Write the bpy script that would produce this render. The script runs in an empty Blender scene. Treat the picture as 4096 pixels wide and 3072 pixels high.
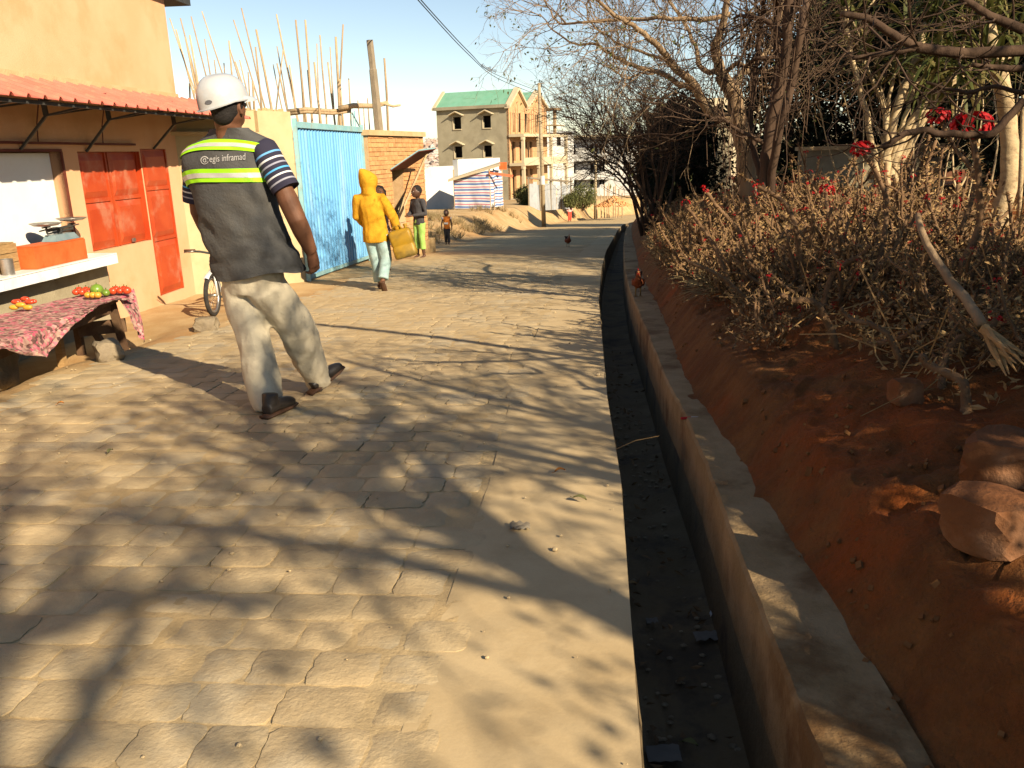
import bpy, bmesh, math, random
import numpy as np
from mathutils import Vector, Matrix, noise
from mathutils.bvhtree import BVHTree

random.seed(7); rng = np.random.default_rng(7)
S = bpy.context.scene; C = S.collection
rad = math.radians

# ---------------------------------------------------------------- camera
FPX = 825.0; PITCH = rad(15.7); ROLL = rad(1.6); ZC = 1.38
cam = bpy.data.cameras.new('camera'); cam_o = bpy.data.objects.new('camera', cam); C.objects.link(cam_o)
cam.sensor_width = 36.0; cam.lens = FPX / 1024 * 36.0; cam.clip_start = 0.05; cam.clip_end = 9000
f_ = Vector((0, math.cos(PITCH), -math.sin(PITCH))); r0 = Vector((1, 0, 0)); u0 = Vector((0, math.sin(PITCH), math.cos(PITCH)))
r_ = r0 * math.cos(ROLL) - u0 * math.sin(ROLL); u_ = r0 * math.sin(ROLL) + u0 * math.cos(ROLL)
mw = Matrix((r_, u_, -f_)).transposed().to_4x4(); mw.translation = (0, 0, ZC); cam_o.matrix_world = mw
S.camera = cam_o

# ---------------------------------------------------------------- sun, sky, exposure
SUN_EL = rad(28.8); sh = Vector((0.64, -0.768, 0)).normalized()
to_sun = Vector((sh.x * math.cos(SUN_EL), sh.y * math.cos(SUN_EL), math.sin(SUN_EL)))
sun = bpy.data.lights.new('sun', 'SUN'); sun.energy = 5.0; sun.angle = rad(0.55); sun.color = (1.0, 0.90, 0.74)
sun_o = bpy.data.objects.new('sun', sun); C.objects.link(sun_o)
sun_o.rotation_euler = (-to_sun).to_track_quat('-Z', 'Y').to_euler(); sun_o.location = (8, -10, 12)
W = bpy.data.worlds.new('World'); S.world = W; W.use_nodes = True
nt = W.node_tree; sky = nt.nodes.new('ShaderNodeTexSky'); sky.sky_type = 'NISHITA'; sky.sun_disc = False
sky.sun_elevation = SUN_EL; sky.sun_rotation = math.atan2(sh.x, sh.y); sky.altitude = 1300
sky.air_density = 1.0; sky.dust_density = 0.5; sky.ozone_density = 1.0
nt.links.new(sky.outputs[0], nt.nodes['Background'].inputs[0]); nt.nodes['Background'].inputs[1].default_value = 0.08
S.view_settings.view_transform = 'Standard'; S.view_settings.look = 'None'; S.view_settings.gamma = 1
S.view_settings.use_curve_mapping = False; S.view_settings.exposure = 0.92
S.view_settings.use_white_balance = True; S.view_settings.white_balance_temperature = 7350; S.view_settings.white_balance_tint = 10
S.cycles.max_bounces = 5; S.cycles.diffuse_bounces = 1; S.cycles.glossy_bounces = 2; S.cycles.transparent_max_bounces = 4
S.cycles.caustics_reflective = False; S.cycles.caustics_refractive = False

# ---------------------------------------------------------------- measuring helpers
def ray(px, py):
    d = f_ * FPX + r_ * (px - 512) - u_ * (py - 384)
    return d / d.y
def at(px, py, y):                 # the point of the place seen at this pixel of the photograph, y metres ahead
    d = ray(px, py); return Vector((d.x * y, y, ZC + d.z * y))
def hitz(px, py, z):
    d = ray(px, py); return at(px, py, (z - ZC) / d.z)
def proj(p):
    q = Vector(p) - Vector((0, 0, ZC)); z = q.dot(f_)
    return 512 + FPX * q.dot(r_) / z, 384 - FPX * q.dot(u_) / z
def lerp(a, b, t): return a + (b - a) * t
def sstep(t):
    t = min(1, max(0, t)); return t * t * (3 - 2 * t)

# ---------------------------------------------------------------- materials
def nn(nt, t, **k):
    n = nt.nodes.new(t)
    for a, b in k.items(): setattr(n, a, b)
    return n
MATS = {}
def mat(name, c1, c2=None, scale=6.0, rough=0.85, bump=0.0, bscale=40.0, metal=0.0, spec=0.25, c3=None, s3=1.2, f3=0.5,
        rnd=0.0, stretch=None, detail=5.0, trans=0.0, coat=0.0, grain=0.0):
    m = bpy.data.materials.new(name); m.use_nodes = True; t = m.node_tree; L = t.links
    b = t.nodes['Principled BSDF']; b.inputs['Roughness'].default_value = rough; b.inputs['Metallic'].default_value = metal
    b.inputs['Specular IOR Level'].default_value = spec; b.inputs['Coat Weight'].default_value = coat
    tc = nn(t, 'ShaderNodeTexCoord'); mp = nn(t, 'ShaderNodeMapping'); L.new(tc.outputs['Object'], mp.inputs[0])
    if stretch: mp.inputs['Scale'].default_value = stretch
    co = mp.outputs[0]
    def noi(sc, det=detail, w=0.6):
        n = nn(t, 'ShaderNodeTexNoise'); n.inputs['Scale'].default_value = sc; n.inputs['Detail'].default_value = det
        n.inputs['Roughness'].default_value = w; L.new(co, n.inputs['Vector']); return n
    def ramp(fac, lo, hi):
        r = nn(t, 'ShaderNodeMapRange'); r.inputs[1].default_value = lo; r.inputs[2].default_value = hi; r.interpolation_type = 'SMOOTHSTEP'
        L.new(fac, r.inputs[0]); return r.outputs[0]
    def mix(fac, a, bb):
        x = nn(t, 'ShaderNodeMix', data_type='RGBA')
        if isinstance(fac, float): x.inputs[0].default_value = fac
        else: L.new(fac, x.inputs[0])
        for i, v in ((6, a), (7, bb)):
            if isinstance(v, tuple): x.inputs[i].default_value = (*v, 1)
            else: L.new(v, x.inputs[i])
        return x.outputs[2]
    col = c1
    if c2: col = mix(ramp(noi(scale).outputs[0], 0.32, 0.68), c1, c2)
    if c3: 
        r = nn(t, 'ShaderNodeMath', operation='MULTIPLY'); r.inputs[1].default_value = f3
        L.new(ramp(noi(s3, 6, 0.65).outputs[0], 0.48, 0.66), r.inputs[0]); col = mix(r.outputs[0], col, c3)
    if rnd or grain:
        h = nn(t, 'ShaderNodeHueSaturation')
        if isinstance(col, tuple): h.inputs['Color'].default_value = (*col, 1)
        else: L.new(col, h.inputs['Color'])
        mr = nn(t, 'ShaderNodeMapRange')
        if rnd:
            oi = nn(t, 'ShaderNodeObjectInfo'); L.new(oi.outputs['Random'], mr.inputs[0]); mr.inputs[3].default_value = 1 - rnd; mr.inputs[4].default_value = 1 + rnd
        else:
            L.new(noi(bscale * 3, 3, 0.8).outputs[0], mr.inputs[0]); mr.inputs[3].default_value = 1 - grain; mr.inputs[4].default_value = 1 + grain
        L.new(mr.outputs[0], h.inputs['Value']); col = h.outputs[0]
    if isinstance(col, tuple): b.inputs['Base Color'].default_value = (*col, 1)
    else: L.new(col, b.inputs['Base Color'])
    if bump:
        bn = nn(t, 'ShaderNodeBump'); bn.inputs['Strength'].default_value = min(1, bump); bn.inputs['Distance'].default_value = 0.02 * max(1, bump)
        L.new(noi(bscale, 6, 0.65).outputs[0], bn.inputs['Height']); L.new(bn.outputs[0], b.inputs['Normal'])
    if trans:
        b.inputs['Subsurface Weight'].default_value = 0
        tr = nn(t, 'ShaderNodeBsdfTranslucent'); ms = nn(t, 'ShaderNodeMixShader'); ms.inputs[0].default_value = trans
        if isinstance(col, tuple): tr.inputs[0].default_value = (*col, 1)
        else: L.new(col, tr.inputs[0])
        L.new(b.outputs[0], ms.inputs[1]); L.new(tr.outputs[0], ms.inputs[2]); L.new(ms.outputs[0], t.nodes['Material Output'].inputs[0])
    MATS[name] = m; return m

# ---------------------------------------------------------------- mesh builder
class MB:
    def __init__(s): s.v = []; s.f = []; s.n = 0
    def add(s, vs, fs):
        b = s.n; s.v.extend([tuple(p) for p in vs]); s.f.extend([tuple(i + b for i in f) for f in fs]); s.n = len(s.v)
    def hexa(s, p):                                    # 8 corners: bottom 0-3, top 4-7
        s.add(p, [(3, 2, 1, 0), (4, 5, 6, 7), (0, 1, 5, 4), (1, 2, 6, 5), (2, 3, 7, 6), (3, 0, 4, 7)])
    def box(s, c, size, ax=None):
        c = Vector(c); h = [x / 2 for x in size]; X, Y, Z = ax or (Vector((1, 0, 0)), Vector((0, 1, 0)), Vector((0, 0, 1)))
        s.hexa([c + X * (i * h[0]) + Y * (j * h[1]) + Z * (k * h[2]) for k in (-1, 1) for i, j in ((-1, -1), (1, -1), (1, 1), (-1, 1))])
    def bar(s, a, b, w, h=None, up=(0, 0, 1)):
        a = Vector(a); b = Vector(b); Y = (b - a); l = Y.length
        if l < 1e-6: return
        Y = Y / l; X = Y.cross(Vector(up))
        if X.length < 1e-3: X = Y.cross(Vector((1, 0, 0)))
        X.normalize(); Z = X.cross(Y); s.box((a + b) / 2, (w, l, h or w), (X, Y, Z))
    def loft(s, rings, cap=True, closed=True):
        n = len(rings[0]); vs = [p for r in rings for p in r]; fs = []
        for i in range(len(rings) - 1):
            for j in range(n if closed else n - 1):
                k = (j + 1) % n; fs.append((i * n + j, i * n + k, (i + 1) * n + k, (i + 1) * n + j))
        if cap and closed: fs.append(tuple(range(n))[::-1]); fs.append(tuple((len(rings) - 1) * n + j for j in range(n)))
        s.add(vs, fs)
    def tube(s, pts, radii, n=6, cap=True, right=None, ell=(1, 1)):
        pts = [Vector(p) for p in pts]
        if not hasattr(radii, '__len__'): radii = [radii] * len(pts)
        rings = []; X = Vector(right) if right else None
        for i, p in enumerate(pts):
            d = (pts[min(i + 1, len(pts) - 1)] - pts[max(i - 1, 0)])
            if d.length < 1e-9: d = Vector((0, 0, 1))
            d.normalize()
            if X is None: X = d.orthogonal()
            X = X - d * X.dot(d)
            if X.length < 1e-6: X = d.orthogonal()
            X.normalize(); Y = d.cross(X)
            rings.append([p + X * (math.cos(a) * radii[i] * ell[0]) + Y * (math.sin(a) * radii[i] * ell[1]) for a in [2 * math.pi * j / n for j in range(n)]])
        s.loft(rings, cap)
    def lathe(s, prof, c, n=16, ax=None, cap=True):
        c = Vector(c); X, Y, Z = ax or (Vector((1, 0, 0)), Vector((0, 1, 0)), Vector((0, 0, 1)))
        s.loft([[c + (X * math.cos(2 * math.pi * j / n) + Y * math.sin(2 * math.pi * j / n)) * r + Z * z for j in range(n)] for r, z in prof], cap)
    def ball(s, c, r, n=10, m=7, ax=None, sc=(1, 1, 1)):
        pr = []
        X, Y, Z = ax or (Vector((1, 0, 0)), Vector((0, 1, 0)), Vector((0, 0, 1)))
        s.lathe([(max(1e-4, math.sin(math.pi * i / m)) * r, -math.cos(math.pi * i / m) * r * sc[2]) for i in range(m + 1)], c, n, (X * sc[0], Y * sc[1], Z))
    def quad(s, p): s.add(p, [tuple(range(len(p)))])
    def mesh(s, name, loc=(0, 0, 0), smooth=False, ang=None):
        me = bpy.data.meshes.new(name); l = Vector(loc)
        vs = [(p[0] - l.x, p[1] - l.y, p[2] - l.z) for p in s.v] if l.length else s.v
        me.from_pydata(vs, [], s.f); me.update()
        if smooth:
            me.polygons.foreach_set('use_smooth', [True] * len(me.polygons))
            if ang: me.set_sharp_from_angle(angle=rad(ang))
        return me
def root_loc(p):
    l = Vector((0, 0, 0))
    while p is not None: l += Vector(p.location); p = p.parent
    return l
def link(name, me, m=None, parent=None, kind=None):
    o = bpy.data.objects.new(name, me); C.objects.link(o)
    if m: me.materials.append(m if not isinstance(m, str) else MATS[m])
    if parent: o.parent = parent
    if kind: o['kind'] = kind
    return o
def obj(name, mb, m, parent=None, smooth=False, ang=None, kind=None, label=None):
    o = link(name, mb.mesh(name, root_loc(parent), smooth, ang), m, parent, kind)
    if label: o['label'] = label
    return o
def thing(name, label, cat, loc, group=None):
    o = bpy.data.objects.new(name, None); C.objects.link(o); o.location = loc; o.empty_display_size = 0.2
    o['label'] = label; o['category'] = cat
    if group: o['group'] = group
    return o
def tag(o, label, cat, group=None):
    o['label'] = label; o['category'] = cat
    if group: o['group'] = group
    return o
def single(name, mb, m, label, cat, loc, group=None, smooth=False, ang=None):   # a thing that is one mesh
    o = link(name, mb.mesh(name, loc, smooth, ang), m); o.location = loc; return tag(o, label, cat, group)
def copy_tree(o, loc, rz=0.0, sc=1.0, label=None):
    c = o.copy(); C.objects.link(c); c.location = loc; c.rotation_euler = (0, 0, rz); c.scale = (sc, sc, sc)
    if label: c['label'] = label
    for ch in o.children:
        d = ch.copy(); C.objects.link(d); d.parent = c
        for g in ch.children:
            e = g.copy(); C.objects.link(e); e.parent = d
    return c
def fuse(mb, vox, smooth=4, name='fused'):             # several overlapping solids become one continuous skin
    me = mb.mesh('tmp'); o = bpy.data.objects.new('tmp', me); C.objects.link(o)
    r = o.modifiers.new('r', 'REMESH'); r.mode = 'VOXEL'; r.voxel_size = vox; r.use_smooth_shade = True
    if smooth:
        sm = o.modifiers.new('s', 'SMOOTH'); sm.iterations = smooth; sm.factor = 0.5
    out = bpy.data.meshes.new_from_object(o.evaluated_get(bpy.context.evaluated_depsgraph_get())); out.name = name
    bpy.data.objects.remove(o); bpy.data.meshes.remove(me); return out
def wrinkle(me, amp, sc, stretch=(1, 1, 1), seed=0):
    n = len(me.vertices); co = np.empty(n * 3); no = np.empty(n * 3); me.vertices.foreach_get('co', co); me.vertex_normals.foreach_get('vector', no)
    co = co.reshape(-1, 3); no = no.reshape(-1, 3)
    d = np.array([noise.fractal(Vector((p[0] * sc * stretch[0] + seed, p[1] * sc * stretch[1], p[2] * sc * stretch[2])), 1.0, 2.0, 3) for p in co])
    co = co + no * (d * amp)[:, None]; me.vertices.foreach_set('co', co.ravel()); me.update(); return me
def fused(name, mb, m, parent, vox, smooth=4, wr=None, label=None):
    me = fuse(mb, vox, smooth, name)
    if wr: wrinkle(me, *wr)
    l = root_loc(parent); me.transform(Matrix.Translation(-l)); o = link(name, me, m, parent)
    if label: o['label'] = label
    return o
def fn(x, y, z, s=1.0): return noise.noise(Vector((x * s, y * s, z * s)))
# ---------------------------------------------------------------- ground levels of the place
def interp(x, ks): return float(np.interp(x, [k[0] for k in ks], [k[1] for k in ks]))
RK = [(-12, .75), (0, .12), (4.5, 0), (9.4, -.26), (11.05, -.36), (13.8, -.46), (16.3, -.56), (24, -1.15), (45, -2.6), (67, -4.05), (100, -5.6), (140, -6.5)]
LK = [(-12, .5), (3, -.1), (5, -.25), (9, -.25), (11, -.31), (12.5, -.39), (15.7, -.49), (24, -.76), (43, -1.37), (60, -2.2), (88, -3.4), (140, -6.0)]
XR = [(-12, -.7), (0, .12), (1.5, .26), (2.24, .34), (3.25, .45), (4.57, .55), (9.17, 1.0), (13, 1.46), (17.8, 2.12), (24, 3.0), (35, 4.6), (48, 6.6), (70, 11.5), (100, 24), (140, 50)]
XL = [(-12, -3.2), (4, -3.35), (5.3, -3.42), (6.2, -3.42), (6.8, -3.25), (8.5, -3.0), (12.5, -2.6), (16, -2.3), (20, -1.95), (27, -1.45), (31, -1.05), (35, -.5), (39, .5), (48, 2.0), (58, 3.3), (65, 4.9), (72, 8), (80, 12), (100, 26), (140, 54)]
DW = 0.36; KW = 0.22; DD = 0.44
def R(y): return interp(y, RK)
def xr(y): return interp(y, XR)
def bank_h(s):
    return interp(s, [(0, .03), (.05, .14), (.16, .28), (.5, .40), (1.0, .52), (2.2, .68), (4, .80), (9, 1.1), (30, 1.6)])
def kerb_cover(y): return .10 * math.exp(-((y - 4.6) / 2.0) ** 2) - .05 * sstep((2.2 - y) / 1)
def gz(x, y):
    r = R(y); l = interp(y, LK); xl = interp(y, XL); e = xr(y)
    if x <= e:
        w = 0.12 if y < 6.6 else lerp(0.12, 1.7, sstep((y - 6.6) / 4)) if y < 11 else 1.7 + 0.5 * sstep((y - 16) / 10)
        t = sstep((xl - x) / w)
        z = lerp(r, l, t)
        if y > 17: z += 0.12 * t * (1 - t) * 4 * (fn(x, y, 0, .5) + .3)
        return z
    s = x - e - DW - KW + kerb_cover(y)
    if s < -.2: return r
    if s < 0: return r + .0
    return r * lerp(1, 0.75, sstep(s / 4)) + bank_h(s) * lerp(1, 1.0, 0) + (0.06 * fn(x, y, 3, 1.3) + 0.03 * fn(x, y, 9, 4)) * sstep(s / .5)

mat('road_dust', (.42, .30, .155), (.50, .37, .20), 3.5, .95, .35, 60, c3=(.36, .25, .12), s3=1.1, f3=.6, grain=.10)
mat('dirt', (.40, .25, .11), (.50, .35, .18), 2.2, .95, .5, 30, c3=(.38, .20, .075), s3=.5, f3=.7, grain=.12)
mat('red_dirt', (.14, .048, .011), (.22, .088, .024), 4, .97, 2.2, 26, c3=(.26, .058, .008), s3=1.1, f3=.9, grain=.2)
mat('stone_sett', (.40, .295, .165), (.49, .37, .21), 5, .92, .35, 55, c3=(.40, .335, .23), s3=2.0, f3=.7, rnd=.13, detail=8)
mat('concrete_strip', (.45, .33, .18), (.51, .385, .22), 2.5, .93, .10, 60, c3=(.38, .27, .14), s3=1.5, f3=.7, grain=.10)
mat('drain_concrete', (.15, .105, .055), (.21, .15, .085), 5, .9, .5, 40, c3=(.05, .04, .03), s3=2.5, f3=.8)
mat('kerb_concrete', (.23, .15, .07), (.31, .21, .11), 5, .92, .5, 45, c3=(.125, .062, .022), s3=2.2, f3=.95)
mat('valley', (.16, .13, .06), (.26, .20, .11), .02, .95, 0, c3=(.07, .09, .035), s3=.012, f3=.8)

def sheet(name, xs_of, ys, m, zoff=lambda x, y: 0.0, kind='structure'):
    mb = MB(); rows = []
    for y in ys: rows.append([Vector((x, y, gz(x, y) + zoff(x, y))) for x in xs_of(y)])
    mb.loft(rows, cap=False, closed=False)
    return obj(name, mb, m, smooth=True, kind=kind)
ys_near = list(np.arange(-6, 1, .5)) + list(np.arange(1, 12, .07)) + list(np.arange(12, 26, .25)) + list(np.arange(26, 141, 1.5))
STRIP = 0.50
def road_xs(y): return list(np.linspace(-3.0 + (interp(y, XL) + 3.0) * .0, xr(y) - STRIP, 60))
def micro(x, y): return 0.009 * fn(x, y, 1, 2.3) + 0.003 * fn(x, y, 5, 17) - .0050 * sstep((15.5 - y) / 3) if y < 16 else 0.02 * fn(x, y, 1, 1.2) * sstep((y - 16) / 4)
gxs = lambda y: sorted(list(np.linspace(-60, -12, 8)) + list(np.linspace(-11, interp(y, XL) - 1.8, 10)) + list(np.linspace(interp(y, XL) - 1.6, interp(y, XL) + .5, 24)))
def jointx(y): return interp(y, XL) + .5
ground = sheet('ground', gxs, ys_near, 'dirt', lambda x, y: micro(x, y) * 2 if x > -10 else 0)
road = sheet('road', lambda y: list(np.linspace(jointx(y) - .12, xr(y) - STRIP, 70)), ys_near, 'road_dust', micro)
strip = sheet('road_edge_strip', lambda y: list(np.linspace(xr(y) - STRIP - .06, xr(y), 10)), ys_near, 'concrete_strip',
              lambda x, y: -.002 + .003 * fn(x, y, 1, 5) if y < 26 else 0)
# --- stone setts: rows run across the road, the nearest 300 as parts, the rest joined
AX = Vector((math.cos(rad(-5)), math.sin(rad(-5)), 0)); AY = Vector((math.sin(rad(5)), math.cos(rad(5)), 0))
def sett(mb, a0, a1, b0, b1, rise):
    K = 7; pts = {}
    w = a1 - a0; h = b1 - b0
    def P(i, j):
        u = i / (K - 1); v = j / (K - 1); ru = abs(u - .5) * 2; rv = abs(v - .5) * 2
        cr = max(0, ru + rv - 1.8) * .035
        a = lerp(a0 + .0035, a1 - .0035, u); b = lerp(b0 + .003, b1 - .003, v)
        if i in (0, K - 1) or j in (0, K - 1):
            a += .009 * fn(a0 * 9 + i, b0 * 9, j * .9, 1.3); b += .007 * fn(b0 * 9 + j, a0 * 7, i * .9, 1.3)
        a += (.5 - u) * cr * 2; b += (.5 - v) * cr * 2
        p = AX * a + AY * b
        edge = max(ru, rv)
        z = gz(p.x, p.y) + rise - .0045 * (max(0, edge - .84) / .16) ** 2 - .0008 * edge ** 2 + .0035 * fn(a * 11, b * 11, 2) + (.5 - u) * .008 * fn(a0 * 30, b0 * 30, 1)
        return Vector((p.x, p.y, z))
    top = [P(i, j) for j in range(K) for i in range(K)]
    fs = [(j * K + i, j * K + i + 1, (j + 1) * K + i + 1, (j + 1) * K + i) for j in range(K - 1) for i in range(K - 1)]
    ring = [i for i in range(K)] + [j * K + K - 1 for j in range(1, K)] + [(K - 1) * K + i for i in range(K - 2, -1, -1)] + [j * K for j in range(K - 2, 0, -1)]
    n0 = len(top); bot = [top[i] - Vector((0, 0, .03)) for i in ring]; m = len(ring)
    fs += [(ring[(q + 1) % m], ring[q], n0 + q, n0 + (q + 1) % m) for q in range(m)]
    mb.add(top + bot, fs)
far = MB(); cnt = 0; b = 1.15; cand = []
while b < 15.5:
    h = random.uniform(.15, .185); a = -4.2 + random.uniform(0, .2)
    while a < 2:
        w = random.uniform(.15, .27); c = AX * (a + w / 2) + AY * (b + h / 2)
        a2 = a + w
        lim = xr(c.y) - STRIP
        if (AX * a2 + AY * b).x > lim + .03: w = w  # ragged right end
        if c.x - w / 2 > interp(c.y, XL) + .1 and (AX * a2 + AY * b).x < lim + .07: cand.append((c, a, a2, b, b + h))
        a = a2
    b += h
def in_view(c):
    x, y = proj((c.x, c.y, gz(c.x, c.y))); return -30 < x < 1050 and y < 800
def near_view(c):
    x, y = proj((c.x, c.y, gz(c.x, c.y))); return -420 < x < 1450 and y < 1150
nb = 0
for c, a0, a1, b0, b1 in cand:
    rise = random.uniform(-.0005, .0025) + (.003 if random.random() < .12 else 0)
    if in_view(c) and nb < 300:
        m1 = MB(); sett(m1, a0, a1, b0, b1, rise); obj('paving_stone', m1, 'stone_sett', road, smooth=True, ang=35); nb += 1
    elif near_view(c): sett(far, a0, a1, b0, b1, rise * .8)
obj('paving_stones', far, 'stone_sett', road, smooth=True, ang=60, kind='stuff')

# --- drain channel and kerb
def prof_strip(name, m, offs, ys, sm=False, jag=None):
    mb = MB(); rows = []
    for y in ys:
        e = xr(y); r = R(y); q = .012 * fn(0, y, 4, 6) + .02 * fn(0, y, 8, 1.1)
        rows.append([Vector((e + o + q * k, y, r + z + (.01 * fn(o, y, 7, 3) if k else 0))) for o, z, k in offs])
    mb.loft(rows, cap=False, closed=False); return obj(name, mb, m, smooth=sm, ang=40, kind='structure')
ys_d = list(np.arange(-6, 1, .5)) + list(np.arange(1, 14, .09)) + list(np.arange(14, 30, .3)) + list(np.arange(30, 110, 2))
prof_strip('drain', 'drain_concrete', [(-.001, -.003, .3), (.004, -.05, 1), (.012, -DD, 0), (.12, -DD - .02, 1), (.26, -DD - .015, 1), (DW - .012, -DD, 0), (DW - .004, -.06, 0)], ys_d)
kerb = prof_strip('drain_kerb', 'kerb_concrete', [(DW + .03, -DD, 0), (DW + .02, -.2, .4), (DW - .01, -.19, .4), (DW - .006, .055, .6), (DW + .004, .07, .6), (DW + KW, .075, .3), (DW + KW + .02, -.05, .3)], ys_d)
def on_ground(px, py, y0=1.2, y1=60):
    d = ray(px, py); y = y0
    while y < y1:
        if ZC + d.z * y < gz(d.x * y, y): break
        y += .01
    return Vector((d.x * y, y, gz(d.x * y, y)))
def spill(x, y):
    s = x - xr(y) - DW - KW + .03 + kerb_cover(y)
    return (.062 + .03 * fn(x, y, 5, 2.2) + .012 * fn(x, y, 1, 9) + .25 * s) * sstep((.08 - s) / .08) + .012 * fn(x, y, 3, 22) * sstep((s + .1) / .2)
bank = sheet('dirt_bank', lambda y: [max(xr(y) + DW + .035 + .001 * (s + .2), xr(y) + DW + KW - kerb_cover(y) - .03 + s) for s in (-.17, -.14, -.11, -.08, -.05, -.02, .01, .04, .07, .1, .13, .16, .19, .22, .25, .28, .32, .36, .4, .44, .48, .53, .58, .64, .7, .77, .84, .92, 1.0, 1.1, 1.2, 1.35, 1.5, 1.75, 2.0, 2.3, 2.7, 3.2, 3.8, 4.5, 6, 8, 11, 15, 20, 30, 45)],
             list(np.arange(-12, 0.5, .6)) + list(np.arange(.6, 7, .045)) + list(np.arange(7, 12, .1)) + list(np.arange(12, 30, .35)) + list(np.arange(30, 141, 2)), 'red_dirt',
             lambda x, y: (.03 * fn(x, y, 2, 3.2) + .034 * fn(x, y, 2, 8) + .03 * abs(fn(x * 1.3, y, 6, 15)) - .05 * max(0, fn(x * .25, y, 4, 7.5)) + .014 * fn(x, y, 8, 34)) * sstep((x - xr(y) - DW - KW + .05) / .3) + spill(x, y))
# --- the valley behind and the far hillside
mb = MB(); rows = []
for y in [100, 138, 170, 230, 320, 450, 600, 800, 1000, 1200, 1400, 1700, 2200, 3200, 5200, 8000]:
    row = []
    for x in np.linspace(-1, 1, 33):
        X = x * (160 + y * 1.3); z = interp(y, [(100, -9), (138, -7.5), (230, -14), (450, -38), (800, -45), (1200, -18), (1500, 8), (1700, 12), (2200, -20), (3200, 10), (5200, 60), (8000, 40)])
        z += (fn(X * .0016, y * .002, 2) * 26 + 6) * sstep((y - 800) / 600)
        row.append(Vector((X, y, z)))
    rows.append(row)
mb.loft(rows, cap=False, closed=False); obj('hills', mb, 'valley', smooth=True, kind='structure')
mb = MB(); sq = 400
mb.quad([(-6000, -6000, -9.5), (6000, -6000, -9.5), (6000, 110, -9.5), (-6000, 110, -9.5)]); obj('valley_floor', mb, 'valley', kind='structure')
mb = MB(); rq = random.Random(3)
for i in range(380):
    y = 1.2 + 9 * rq.random() ** 1.6; s = rq.choice((rq.gauss(.03, .05), rq.uniform(.1, .5), rq.uniform(.1, 1.2))); x = xr(y) + DW + KW + s; z = max(gz(x, y), R(y) + .07); r = rq.uniform(.004, .016) * (1.6 if rq.random() < .06 else 1)
    a_ = Vector((rq.gauss(0, 1), rq.gauss(0, 1), rq.gauss(0, 1))).normalized(); b_ = a_.orthogonal().normalized(); mb.box((x, y, z + r * .1), (r * rq.uniform(.8, 1.8), r * rq.uniform(.8, 1.4), r * rq.uniform(.6, 1.2)), (a_, b_, a_.cross(b_)))
mat('clod_earth', (.15, .058, .018), (.22, .095, .032), 9, .95, .5, 40)
obj('dirt_clods', mb, 'clod_earth', None, kind='stuff')
# ---------------------------------------------------------------- orange house on the left
mat('orange_plaster', (.67, .36, .195), (.71, .405, .235), 1.6, .9, .25, 90, c3=(.56, .31, .15), s3=1.1, f3=.75)
mat('orange_base', (.62, .33, .14), (.55, .30, .13), 3, .9, .2, 60)
mat('grey_plaster', (.30, .25, .16), (.38, .32, .21), 3, .9, .3, 60, c3=(.2, .16, .10), s3=2)
mat('beige_plaster', (.47, .355, .20), (.53, .41, .24), 2, .9, .25, 70, c3=(.42, .29, .15), s3=1.3, f3=.6)
mat('cement_flash', (.55, .40, .22), (.50, .33, .17), 4, .9, .3, 50)
mat('salmon_sheet', (.58, .135, .095), (.62, .165, .12), 3, .55, 0, 1, c3=(.55, .22, .14), s3=8, f3=.5)
mat('dark_steel', (.045, .05, .05), (.07, .065, .055), 8, .6, 0, 1, metal=.3)
mat('red_door', (.40, .045, .012), (.46, .065, .018), 4, .45, .06, 30, c3=(.46, .16, .09), s3=2.4, f3=.9, spec=.4)
mat('dark_red_frame', (.10, .022, .015), (.14, .035, .02), 6, .6)
mat('white_board', (.74, .73, .68), (.80, .79, .75), 3, .7, c3=(.66, .63, .56), s3=6, f3=.3)
mat('white_tile', (.74, .74, .72), (.80, .80, .78), 4, .35, c3=(.62, .58, .50), s3=5, f3=.4, rnd=.04)
mat('crate_red', (.52, .09, .02), (.60, .13, .035), 5, .7, .2, 30)
mat('raw_wood', (.30, .18, .075), (.40, .25, .11), 8, .85, .4, 25, stretch=(1, 1, 6))
mat('dark_wood', (.085, .045, .025), (.13, .075, .04), 9, .8, .4, 25)
mat('pole_wood', (.36, .25, .14), (.46, .33, .20), 7, .9, .4, 20, stretch=(3, 3, 1), rnd=.18)
mat('steel', (.42, .40, .37), (.30, .28, .25), 9, .35, 0, 1, metal=.8)
mat('blue_steel', (.16, .24, .26), (.22, .29, .30), 9, .5, 0, 1, metal=.2)
WA = rad(4.2); WD = Vector((math.sin(WA), math.cos(WA), 0)); WN = Vector((math.cos(WA), -math.sin(WA), 0)); W0 = Vector((-4.9, 0, 0)); UZ = Vector((0, 0, 1))
def wp(s, z, o=0.0): return W0 + WD * s + WN * o + UZ * z
def wbox(mb, s0, s1, z0, z1, o0, o1): mb.hexa([wp(s, z, o) for z in (z0, z1) for s, o in ((s0, o0), (s0, o1), (s1, o1), (s1, o0))])
house = thing('orange_house', 'two storey orange plastered shop house with red door and salmon tin awning', 'house', wp(9, -.25, -1))
S0 = 2.0; S1 = 10.9
mb = MB()   # front wall with openings for the serving hatch, the shutters and the door
ops = [(7.0, 8.31, .5, 1.5), (8.6, 9.84, .5, 1.5), (9.86, 10.5, -.17, 1.53)]
ss = sorted({S0, S1, *[o[0] for o in ops], *[o[1] for o in ops]}); zs = [-.6, -.17, .5, 1.5, 1.53, 2.16]
for i in range(len(ss) - 1):
    for j in range(len(zs) - 1):
        a, b2, z0, z1 = ss[i], ss[i + 1], zs[j], zs[j + 1]
        if any(o[0] - .01 <= a and b2 <= o[1] + .01 and o[2] - .01 <= z0 and z1 <= o[3] + .01 for o in ops): continue
        mb.quad([wp(a, z0), wp(b2, z0), wp(b2, z1), wp(a, z1)])
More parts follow.
